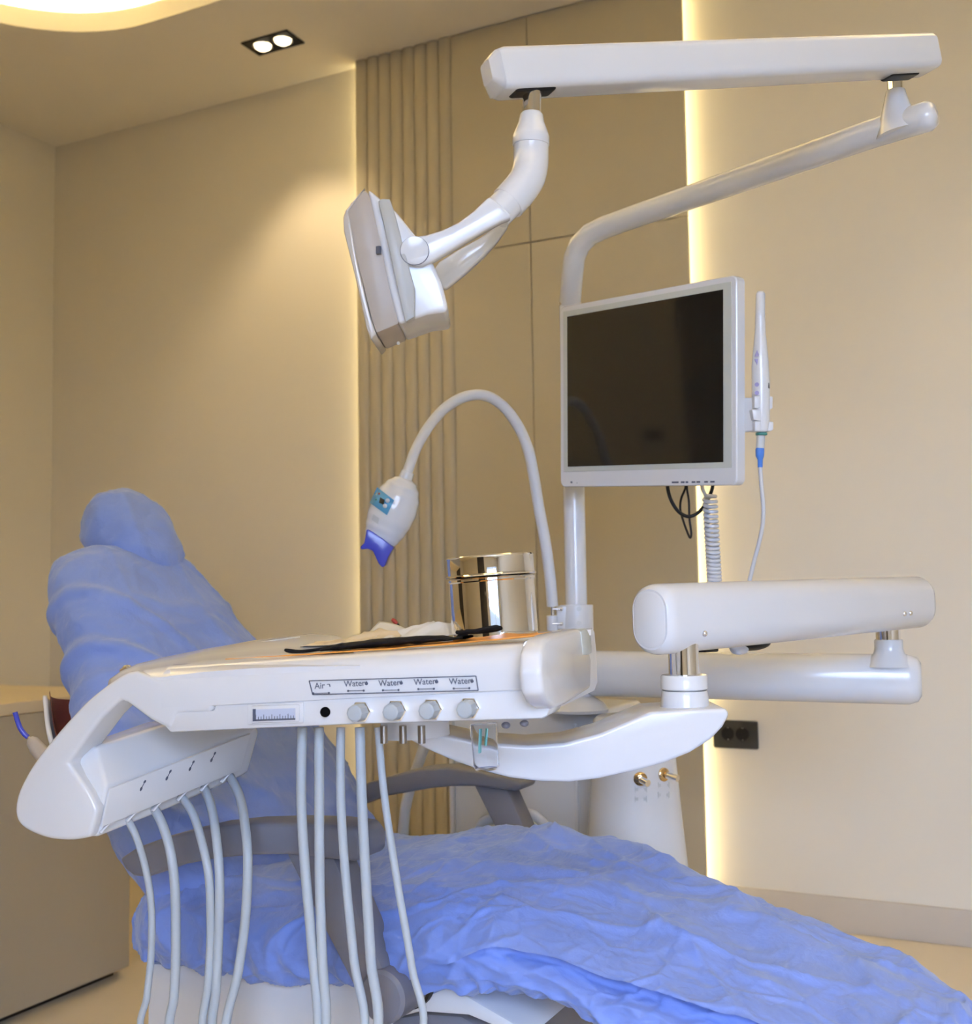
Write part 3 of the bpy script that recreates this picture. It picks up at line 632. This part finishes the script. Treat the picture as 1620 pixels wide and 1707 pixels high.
# cords behind the monitor
c1 = build('cable', tube(spline([D(1113, 800, 2.13), D(1113, 815, 2.13), D(1119, 835, 2.13), D(1131, 853, 2.13), D(1147, 861, 2.13), D(1163, 855, 2.13), D(1176, 840, 2.13), D(1186, 818, 2.13), D(1189, 800, 2.13)], 8), .0034, 10), M['black'])
tag(c1, 'thick black cable drooping in a wide loop under the monitor', 'cable')
c2 = build('cable', tube(spline([D(1142, 800, 2.15), D(1142, 814, 2.15), D(1135, 832, 2.15), D(1134, 850, 2.15), D(1140, 872, 2.15), D(1148, 893, 2.15), D(1151, 896, 2.15), D(1152, 888, 2.15), D(1149, 865, 2.15), D(1148, 835, 2.15), D(1145, 815, 2.15), D(1145, 800, 2.15)], 8), .0021, 8), M['black'])
tag(c2, 'thin black cable hanging in a narrow loop under the monitor', 'cable')
co = [D(1169, 800, 2.08), D(1171, 816, 2.08), D(1176, 826, 2.085)]
cst, cen = D(1183, 828, 2.09), D(1193, 1010, 2.13); axc = cen-cst; a_, s_, u_ = frame_of(axc); turns = 27; NN = turns*14
for k in range(NN+1):
    t = k/NN; f = t**.86 if t < 1 else 1; f = t*(1.25-.25*t); th = 2*pi*turns*t
    co.append(cst+axc*min(1, f) + s_*(.0108*cos(th)) + u_*(.0108*sin(th)))
co += [D(1196, 1030, 2.14), D(1196, 1075, 2.20)]
c3 = build('coiled_cord', tube(co, .0036, 8), M['white2']); tag(c3, 'white coiled cord hanging below the monitor', 'cord')

# ------------------------------------------------------------------ whitening lamp on gooseneck
wl = empty('whitening_lamp', pz(1.0), 'white egg shaped whitening lamp on a curved gooseneck with a blue guard', 'lamp')
zc0 = D(962, 1050, 2.36).z; zc1 = D(962, 1008, 2.36).z
build('clamp', lathe([(.0228, 0), (.034, .0005), (.0345, .002), (.0345, zc1-zc0-.002), (.034, zc1-zc0-.0005), (.0228, zc1-zc0)], pz(zc0), (0, 0, 1), 36), M['white2'], wl)
for yy in (1015, 1039): build('clamp_bolt', cyl(D(965, yy, 2.3258), D(965, yy, 2.34), .0052, 14), M['wgrey'], wl)
cxl = D(921, 1038, 2.345)
build('clamp_arm', prism(trd([(928, 1012), (950, 1009), (950, 1048), (928, 1049)], 2.34), depth*.03), M['white2'], wl, bevel=.004)
build('post_socket', cyl(D(921, 1051, 2.345), D(920, 1026, 2.345), .0115, 24), M['white2'], wl, bevel=.001)
for yy in (1015.5, 1040): build('clamp_screw', [cyl(D(921, yy, 2.332), D(937, yy, 2.330), .0016, 10), sphere(D(936, yy, 2.329), .0035, 10, 8)], M['steel'], wl)
build('post_pin', cyl(D(921, 1028, 2.345), D(921, 1006, 2.345), .004, 14), M['chrome'], wl)
gp = [(921, 1010, 2.345), (917, 965, 2.34), (909, 905, 2.33), (898, 845, 2.32), (889, 790, 2.31), (881, 752, 2.30), (866, 715, 2.29), (845, 684, 2.28), (820, 664, 2.265), (795, 658, 2.25), (768, 664, 2.235), (740, 682, 2.22), (714, 712, 2.205), (695, 745, 2.195), (683, 775, 2.185), (677, 796, 2.18)]
gs = spline([D(*g) for g in gp], 6)
build('gooseneck', tube(gs, [lerp(.0118, .0098, i/(len(gs)-1)) for i in range(len(gs))], 18), M['white2'], wl, angle=60)
ET, EB = Vector((678, 797)), Vector((633, 902)); EAX = (EB-ET); EP = Vector((-EAX.y, EAX.x)).normalized()*-1
EW = [(0, 9), (.05, 20), (.15, 29), (.3, 36), (.48, 39), (.65, 38), (.8, 34.5), (.92, 30), (1, 26)]
ED = 2.18
def egg_D(px, py):
    d = egg_D0(px, py)
    for _ in range(3): d = egg_D0(810+(px-810)*d/ED, 853.5+(py-853.5)*d/ED)
    return d
def egg_D0(px, py):
    q = Vector((px, py))-ET; t = q.dot(EAX)/EAX.dot(EAX); r_ = q.dot(EP); R_ = interp(EW, max(0, min(1, t)))
    return ED - .92*R_*ED/FPX*sqrt(max(0, 1-(r_/R_)**2))
er = []
for i in range(41):
    t = i/40; c = ET+EAX*t; R_ = interp(EW, t); cc_ = D(c.x, c.y, ED); e1 = D(c.x+EP.x*R_, c.y+EP.y*R_, ED)-cc_
    er.append([cc_ + e1*cos(2*pi*k/32) + depth*(.92*R_*ED/FPX*sin(2*pi*k/32)) for k in range(32)])
hdw = build('head', loft(er), M['white'], wl, angle=60)
build('neck_collar', cyl(D(680, 786, ED), D(674, 801, ED), .0125, 20, .014), M['white'], hdw, bevel=.001)
def patch(corn, off=.0016, n=14):
    p0, p1, p2, p3 = [Vector(c) for c in corn]
    def fn(u, v):
        q = p0.lerp(p1, u).lerp(p3.lerp(p2, u), v); return D(q.x, q.y, egg_D(q.x, q.y)-off)
    return grid(fn, n, n)
build('control_label', patch([(628.5, 812), (657, 834), (645, 859), (616, 838)]), M['bluelbl'], hdw)
build('display', patch([(633.5, 829), (641, 833), (639.5, 841.5), (631.5, 838)], .0034, 3), M['black'], hdw)
for q in ((646, 834.5), (641.7, 843.5)): build('button', sphere(D(*q, egg_D(*q)-.0024), .0042, 12, 8), M['white2'], hdw)
build('indicator', sphere(D(627, 832.7, egg_D(627, 832.7)-.0026), .0022, 8, 6), M['green'], hdw)
build('indicator', sphere(D(632, 823, egg_D(632, 823)-.0026), .0022, 8, 6), M['red'], hdw)
build('printed_mark', patch([(622, 857), (632, 864), (630, 874), (619, 866)], .0024, 4), M['wgrey'], hdw)
build('guard', prism(trd([(611, 882), (616, 884), (636, 897), (656, 913), (652, 919), (646, 930), (641, 944), (637, 946), (631, 940), (621, 918), (613, 915), (602, 916), (600, 912), (607, 905)], ED-.040), depth*.055), M['bluep'], wl, bevel=.002)

# ------------------------------------------------------------------ instrument tray
ang = radians(26.668-15.6); til = radians(3.3)
tw = Vector((cos(ang)*cos(til), sin(ang)*cos(til), sin(til))); td = Vector((-sin(ang), cos(ang), 0)); th_ = tw.cross(td)
TO = D(590, 1207, 1.36)
def T(a, h, d): return TO + tw*a + th_*h + td*d
def TP(px, py, d):
    r = ray(px, py); s = (TO+td*d-CAM).dot(td)/r.dot(td); return CAM+r*s
def TL(px, py, d):
    q = TP(px, py, d)-TO; return q.dot(tw), q.dot(th_)
def TW(px, py, a):
    r = ray(px, py); s = (TO+tw*a-CAM).dot(tw)/r.dot(tw); return CAM+r*s
def trp(pts, d): return [TP(px, py, d) for px, py in pts]
tray = empty('instrument_tray', TO, 'white instrument tray with gauge, four water knobs and instrument rack', 'dental tray')
W0, W1 = -.255, .238
pr = [(-.003, .031), (-.0055, .045), (-.003, .062), (.004, .073), (.016, .0805), (.030, .083), (.037, .0825), (.040, .080), (.042, .0785), (.298, .0785), (.302, .086), (.312, .088), (.325, .082), (.328, .05), (.318, .012), (.29, .003), (.06, .003), (.02, .02)]
build('body', prism([T(W0, h, d) for d, h in pr], tw*(W1-W0)), M['white'], tray, angle=40)
build('control_panel', prism(trp([(283, 1221), (272, 1208), (294, 1187), (356, 1184), (360, 1168), (620, 1159), (880, 1150), (890, 1154), (903, 1166), (917, 1180), (912, 1193), (903, 1198), (600, 1207)], -.001), td*.07), M['white'], tray, bevel=.003, seg=2, angle=30)
# left wing: curved shell from the tray top to the handle
stn = [((600, 1110), (560, 1060, .30)), ((500, 1111), (520, 1056, .31)), ((420, 1114), (430, 1066, .28)), ((340, 1120), (335, 1083, .20)), ((275, 1128), (268, 1098, .13)), ((232, 1133), (228, 1110, .08)), ((209, 1137), (199, 1126, .045)), ((190, 1150), (180, 1140, .045))]
rg = []
for (fx, fy), (bx_, by, bd) in stn:
    f0 = TP(fx, fy, -.001); b0 = TP(bx_, by, bd); n_ = th_
    top = [f0.lerp(b0, k/8) + n_*(.010*sin(pi*k/8)+.004*sin(pi*min(1, k/2))) for k in range(9)]
    bot = [f0.lerp(b0, 1-k/8) - n_*.018 for k in range(9)]
    rg.append(top+bot)
build('wing', loft(rg), M['white'], tray, angle=50)
build('wing_slot', tube(spline([TP(393, 1085, .17)+th_*.006, TP(440, 1077, .18)+th_*.006, TP(500, 1069, .19)+th_*.006], 5), .0008, 6), M['wgrey'], tray)
def sp2(pts, n=5): return [(v.x, v.y) for v in spline([(x_, y_, 0) for x_, y_ in pts], n)]
build('handle', prism(trp([(480, 1127), (330, 1131), (262, 1132), (226, 1119)] + sp2([(214, 1120), (199, 1127), (172, 1146), (144, 1169), (118, 1196), (95, 1222), (65, 1259), (44, 1291), (28, 1325), (24, 1355), (32, 1375), (53, 1389), (84, 1399), (120, 1401), (150, 1396)], 4) + [(163, 1350), (150, 1322), (128, 1292), (114, 1272), (140, 1236), (170, 1196), (200, 1167), (212, 1172), (250, 1200), (284, 1217), (296, 1189), (352, 1187), (357, 1172), (480, 1166)], -.003), td*.054), M['white'], tray, bevel=.010, seg=4, angle=60)
# instrument rack
def ring4(P): return [D(*p) for p in P]
rk = [ring4([(60, 1270, 1.50), (108, 1272, 1.480), (136, 1325, 1.466), (124, 1394, 1.466), (70, 1394, 1.49)]),
      ring4([(110, 1250, 1.52), (160, 1244, 1.485), (178, 1313, 1.456), (164, 1395, 1.456), (110, 1390, 1.51)]),
      ring4([(240, 1205, 1.66), (296, 1199, 1.60), (308, 1263, 1.565), (288, 1345, 1.565), (240, 1345, 1.63)]),
      ring4([(350, 1184, 1.77), (405, 1180, 1.70), (424, 1214, 1.66), (402, 1294, 1.66), (350, 1300, 1.73)]),
      ring4([(356, 1187, 1.78), (412, 1186, 1.71), (432, 1221, 1.675), (414, 1287, 1.675), (356, 1296, 1.74)])]
rack = build('rack', loft(rk), M['white'], tray, bevel=.013, seg=4, angle=60, bang=20)
def rkp(t, v, off=0):   # point on the lower strip of the rack: t along, v from upper edge (0) to lower edge (1)
    a, b = D(174, 1315, 1.452), D(422, 1215, 1.657); c, d = D(160, 1381, 1.451), D(408, 1279, 1.655)
    n = (b-a).cross(c-a).normalized()
    if n.dot(CAM-a) < 0: n = -n
    return a.lerp(b, t).lerp(c.lerp(d, t), v) + n*off
build('rack_strip', prism([rkp(.02, .02, .0005), rkp(.97, .06, .0005), rkp(.95, .98, .0005), rkp(.02, .98, .0005)], (rkp(0, 0, .004)-rkp(0, 0, 0))), M['white2'], rack, bevel=.001, angle=30)
ax_r = (rkp(1, .5)-rkp(0, .5)).normalized(); dn_r = (rkp(.5, 1)-rkp(.5, 0)).normalized(); nr = (rkp(0, 0, 1)-rkp(0, 0, 0))
for t in (.235, .40, .555, .705):
    c = rkp(t, .28, .0047)
    build('slot_icon', [box(c, (.0012, .012, .0006), ((ax_r*.25+dn_r*.0+dn_r.cross(nr)*.0).normalized() if 0 else ax_r, (dn_r-ax_r*.45).normalized(), nr)),
                        sphere(c+(dn_r-ax_r*.45).normalized()*.005, (.0022, .003, .0004), 10, 6, (ax_r, dn_r, nr)), sphere(c-(dn_r-ax_r*.45).normalized()*.005, (.0022, .0022, .0004), 10, 6, (ax_r, dn_r, nr))], M['ink'], rack)
for t in (.06, .22, .385, .55, .71, .86):
    c = rkp(t, 1.02, .001)
    build('hose_clip', beam(c+ax_r*.008-dn_r*.006, c-ax_r*.008+dn_r*.007, .006, .003, .0012, end=.002), M['white'], rack, angle=30)
# right end cap with raised lip
capp = [TW(px, py, .246) for px, py in [(903, 1086), (902, 1120), (906, 1155), (914, 1172), (926, 1181), (945, 1174), (985, 1148), (986, 1100), (975, 1052), (964, 1047), (925, 1056), (909, 1066)]]
build('end_cap', prism(capp, -tw*.026), M['white'], tray, bevel=.006, seg=3, angle=50)
cp2 = [TW(px, py, .2475) for px, py in [(969, 1052), (978, 1047), (985, 1062), (987, 1088), (981, 1092), (973, 1092)]]
build('lip_insert', prism(cp2, -tw*.02), M['bezel'], tray, bevel=.002)
# gauge, hole, knobs
def trect(px0, py0, px1, py1, sl=-.035):
    return [(px0, py0), (px1, py0+(px1-px0)*sl), (px1, py1+(px1-px0)*sl), (px0, py1)]
gf = build('gauge_frame', prism(trp(trect(411, 1174, 505, 1209), -.004), td*.01), M['white2'], tray, bevel=.002)
build('gauge_bezel', prism(trp(trect(417, 1177, 498, 1206), -.007), td*.006), M['white'], gf, bevel=.002)
build('gauge_window', prism(trp(trect(421, 1183, 492, 1202), -.0076), td*.002), M['gauge'], gf, smooth=False)
tk = []
for i in range(15):
    x_ = 426+i*4.5; L = 9 if i % 3 == 0 else 6; y_ = 1201-(x_-421)*.035
    tk.append(prism(trp([(x_-.5, y_-L), (x_+.5, y_-L), (x_+.5, y_), (x_-.5, y_)], -.0079), td*.0004))
tk += [prism(trp(trect(421, 1182, 426, 1202), -.0079), td*.0004), prism(trp(trect(421, 1199.5, 492, 1202.5), -.0079), td*.0004)]
build('gauge_scale', tk, M['ink'], gf, smooth=False)
build('panel_hole', cyl(TP(542, 1187, -.0042), TP(542, 1187, .004), .0062, 24), M['hole'], tray)
for px, py in ((603, 1186), (662, 1184), (721, 1182), (783, 1180)):
    c = TP(px, py, -.001)
    k = build('water_knob', lathe([(.0096, 0), (.0108, .0015), (.0104, .020), (.0096, .0235), (.0078, .0245), (.001, .025)], c, -td, 10), M['knob'], tray, angle=25)
    build('knob_nut', lathe([(.0130, -.001), (.0130, .005), (.0115, .006)], c, -td, 6), M['chrome'], k, smooth=False)
# printed legend
def text_mesh(s, size):
    cu = bpy.data.curves.new('legend_text', 'FONT'); cu.body = s; cu.size = size; cu.align_x = 'CENTER'; cu.offset = .00012; cu.resolution_u = 3
    ob = bpy.data.objects.new('legend_text', cu); me = bpy.data.meshes.new_from_object(ob)
    v = [x.co.copy() for x in me.vertices]; f = [list(p.vertices) for p in me.polygons]
    bpy.data.objects.remove(ob); bpy.data.curves.remove(cu); bpy.data.meshes.remove(me); return v, f
DL = -.0062
lg = []
def seg2(a, b, wpx=1.2):
    (x_, y_), (x2, y2) = a, b; dx, dy = x2-x_, y2-y_; L = math.hypot(dx, dy); nx, ny = -dy/L*wpx/2, dx/L*wpx/2
    return prism(trp([(x_+nx, y_+ny), (x2+nx, y2+ny), (x2-nx, y2-ny), (x_-nx, y_-ny)], DL), td*.0006)
fb = [(515, 1135), (793, 1127), (797, 1151), (521, 1158)]
for i in range(4): lg.append(seg2(fb[i], fb[(i+1) % 4], 1.6))
items = [('Air', 533, 1148), ('Water', 591, 1144), ('Water', 649, 1143), ('Water', 708, 1141), ('Water', 767, 1140)]
for s, px, py in items:
    a0, h0 = TL(px, py, DL); v, f = text_mesh(s, .0105 if s == 'Air' else .0100)
    lg.append(([T(a0+p.x, h0+p.y, DL) for p in v], f))
    if s == 'Air':
        lg += [seg2((545, 1141), (549, 1140.5), 1.4), seg2((549, 1140.5), (550, 1145), 1.4)]; xx = 535
    else:
        aq, hq = TL(px+19.5, py-4.5, DL); lg.append(cyl(T(aq, hq, DL), T(aq, hq, DL+.0006), .0021, 10)); lg.append(seg2((px+19.5, py-8.5), (px+19.5, py-5), 1.4)); xx = px+2
    yy = py+7.5
    lg += [seg2((xx-13, yy+.3), (xx+13, yy-.3), 1)]
    for q in (-13, 13):
        aq, hq = TL(xx+q, yy-q*.02, DL); lg.append(cyl(T(aq, hq, DL), T(aq, hq, DL+.0006), .0013, 8))
build('printed_legend', lg, M['ink'], tray, smooth=False)['label'] = 'grey Air and Water legend in a thin frame'
# fittings below
for px in (640, 672, 703):
    build('hose_fitting', cyl(TP(px, 1218, .03)+th_*.006, TP(px, 1239, .03), .0046, 14), M['fitting'], tray)
oc = TP(806, 1212, .045)
cup = build('oil_cup', lathe([(.0165, .004), (.0168, -.010), (.0155, -.013), (.0155, -.046), (.013, -.050), (.001, -.051), (.001, -.049), (.0125, -.048), (.0142, -.044), (.0142, -.012), (.0150, .004)], oc, th_, 32), M['glass'], tray)
build('gauze', [beam(oc+tw*-.004-th_*.002, oc-tw*.007-th_*.030, .009, .002, .001, end=.001), beam(oc+tw*.003+td*.003-th_*.002, oc+tw*.0-th_*.022+td*.002, .008, .002, .001, end=.001)], M['teal'], cup)
for px, py in ((843, 1209), (874, 1206)): build('rubber_foot', sphere(TP(px, py, .035), (.0055, .0055, .004), 12, 8), M['grey'], tray)
build('tray_mount', cyl(T(.02, .004, .16), T(.02, -.035, .16), .045, 32), M['white2'], tray)
build('thumb_screw', [sphere(TP(212, 1114, .12), (.007, .007, .005), 12, 8), cyl(TP(203, 1120, .10), TP(214, 1113, .10), .0045, 12)], M['steel'], tray)
# ------------------------------------------------------------------ five hoses, each a loop from rack to tray underside
HL = [([(212, 1364), (228, 1398), (243, 1450), (252, 1510), (252, 1590), (245, 1660), (240, 1740)], 1.498, .0047, [(700, 1740), (686, 1610), (662, 1470), (641, 1330), (630, 1218)]),
      ([(256, 1345), (272, 1378), (285, 1425), (292, 1490), (293, 1590), (290, 1660), (287, 1740)], 1.535, .0063, [(626, 1740), (618, 1600), (610, 1470), (603, 1330), (600, 1218)]),
      ([(302, 1327), (322, 1358), (338, 1410), (349, 1470), (351, 1560), (347, 1640), (340, 1740)], 1.57, .0056, [(606, 1740), (590, 1600), (575, 1450), (568, 1330), (568, 1218)]),
      ([(340, 1312), (352, 1345), (361, 1400), (366, 1470), (364, 1570), (360, 1650), (355, 1740)], 1.605, .0062, [(541, 1740), (537, 1600), (533, 1470), (532, 1330), (532, 1218)]),
      ([(384, 1295), (400, 1330), (409, 1380), (413, 1440), (409, 1530), (397, 1620), (375, 1740)], 1.64, .0063, [(529, 1740), (520, 1580), (508, 1440), (502, 1330), (504, 1218)])]
HN = ['thin grey hose hanging from the rack end nearest the handle', 'second grey hose from the handle end of the rack', 'middle grey hose of the five on the rack', 'fourth grey hose from the handle end of the rack', 'grey hose at the far end of the rack, curving back under the tray']
for (L_, d_, r_, R_), nm in zip(HL, HN):
    a = [D(x_, y_, lerp(d_, min(d_, 1.50), min(1, k/2.5))) for k, (x_, y_) in enumerate(L_)]; b = [TP(x_, y_, .06) for x_, y_ in R_]; b[-1] += th_*.004
    m1 = a[-1].lerp(b[0], .25); m2 = a[-1].lerp(b[0], .75); m1.z = min(a[-1].z, b[0].z)-.12; m2.z = m1.z
    tag(build('instrument_hose', tube(spline(a+[m1, m2]+b, 7), r_, 14), M['hose'], angle=60), nm, 'hose', 'instrument hoses')
# ------------------------------------------------------------------ three way syringe lying in the rack
sy = empty('air_water_syringe', D(85, 1275, 1.47), 'grey air water syringe with bent blue tip behind the tray handle', 'syringe')
build('handle', tube([D(150, 1310, 1.53), D(95, 1283, 1.542), D(62, 1248, 1.56), D(54, 1236, 1.565), D(50, 1231, 1.566)], [.011, .0115, .0105, .0085, .0045]), M['lens'], sy)
build('nozzle', cyl(D(52, 1234, 1.566), D(45, 1227, 1.568), .0022, 10), M['steel'], sy)
build('tip', tube(spline([D(47, 1229, 1.568), D(41, 1224, 1.568), D(34, 1214, 1.568), D(29, 1201, 1.568), D(25, 1187, 1.568)], 6), .0034, 12), M['bluep'], sy)
# ------------------------------------------------------------------ things on the tray
FL = .0787
def sheet(name, fn, nu, nv, m, th=.0012, parent=None):
    o = build(name, grid(fn, nu, nv), m, parent, angle=60); s = o.modifiers.new('thick', 'SOLIDIFY'); s.thickness = th; s.offset = 1; return o
og = sheet('orange_paper', lambda u, v: T(lerp(-.185+.02*v, .226-.01*v, u), .0842+.0012*noise.noise(Vector((u*9, v*5, 1)))+.0040*max(0, u-.55)/.45-.001*v, lerp(.036, .225, v)), 40, 16, M['orange'], .0014)
tag(og, 'orange paper sheet lining the instrument tray', 'paper')
JC = T(.146, .0860, .130)
jr = empty('steel_canister', JC, 'shiny round steel canister with a lid on the tray', 'canister')
build('body', lathe([(.001, 0), (.052, 0), (.0545, .002), (.0548, .008), (.0548, .073), (.0562, .0745), (.0562, .0770), (.0548, .0785), (.05, .079)], JC, th_, 64), M['steel'], jr, angle=40)
build('lid', lathe([(.0552, .0795), (.0582, .0800), (.0588, .0812), (.0582, .0826), (.0562, .0832), (.0562, .1030), (.0568, .1045), (.0560, .1060), (.001, .1062)], JC, th_, 64), M['steel'], jr, angle=40)
mk = empty('face_mask', T(-.0, .086, .06), 'folded black face mask with ear loops on orange paper', 'face mask')
def maskf(u, v):
    a = lerp(-.058, .122, u); hh = .0022+.0036*sin(pi*min(1, u*1.12))**.5
    th = 2*pi*v; dd = .022*(1-.25*u)
    return T(a, .0868+hh*(.9+.9*sin(th))+.0012*noise.noise(Vector((u*14, v*6, 3)))+.008*u*u*.4, .064+.018*u+dd*cos(th))
build('mask_body', grid(maskf, 40, 20), M['blk_cloth'], mk, angle=70)
build('ear_loop', tube(spline([T(-.055, .0905, .055), T(-.078, .0885, .052), T(-.098, .089, .048), T(-.106, .0915, .047), T(-.104, .0905, .056), T(-.090, .0885, .060), T(-.055, .0895, .066)], 6), .0020, 8), M['blk_cloth'], mk)
build('ear_loop', tube(spline([T(.112, .099, .076), T(.130, .0985, .066), T(.150, .1005, .062), T(.166, .1015, .064), T(.170, .1005, .070), T(.160, .0985, .075), T(.138, .0975, .075), T(.115, .0985, .080)], 6), .0025, 8), M['blk_cloth'], mk)
def crumple(a0, a1, d0, d1, base, amp, seed):
    sv = Vector((seed, seed*2.1, 0))
    def fn(u, v):
        q = Vector((u*1.5, v*1.0, 0))+sv; f1, f2 = vor(q*1.6)
        h = base + amp*(.9*f1 + .35*noise.noise(q*1.2) + .18*max(0, 1-f2*5) + .10*noise.noise(q*7))*(.25+.75*v)*(.5+.5*sin(pi*min(1, max(0, u))))
        return T(lerp(a0, a1, u)+.004*noise.noise(q*2), h, lerp(d0, d1, v)+.006*noise.noise(q*2.3))
    return fn
tag(sheet('sterile_pouch', crumple(-.020, .092, .108, .20, .0915, .034, 3.3), 34, 22, M['paper'], .0008), 'crumpled white paper pouch beside the steel canister', 'wrapper')
tag(sheet('sterile_pouch', crumple(-.110, .015, .100, .17, .0905, .024, 8.1), 34, 22, M['film'], .0008), 'crumpled cream film wrapper behind the black face mask', 'wrapper')
tag(sheet('sterile_pouch', lambda u, v: T(-.062+.05*u-.0*v, .098+.020*(1-u)*v+.004*sin(u*3), .205+.06*v), 10, 10, M['paper'], .0008), 'small white paper flap standing behind the cream wrapper', 'wrapper')
# ------------------------------------------------------------------ thermostat on the cabinet-side wall (seen mirrored in the screen)
tm = empty('thermostat', (LX, .496, 1.41), 'square wall thermostat with dark display above the low cabinet', 'thermostat')
build('body', bxx(LX+.001, LX+.02, .437, .556, 1.410, 1.535), M['white2'], tm, bevel=.004)
build('display', bxx(LX+.019, LX+.021, .452, .541, 1.475, 1.523), M['black'], tm)
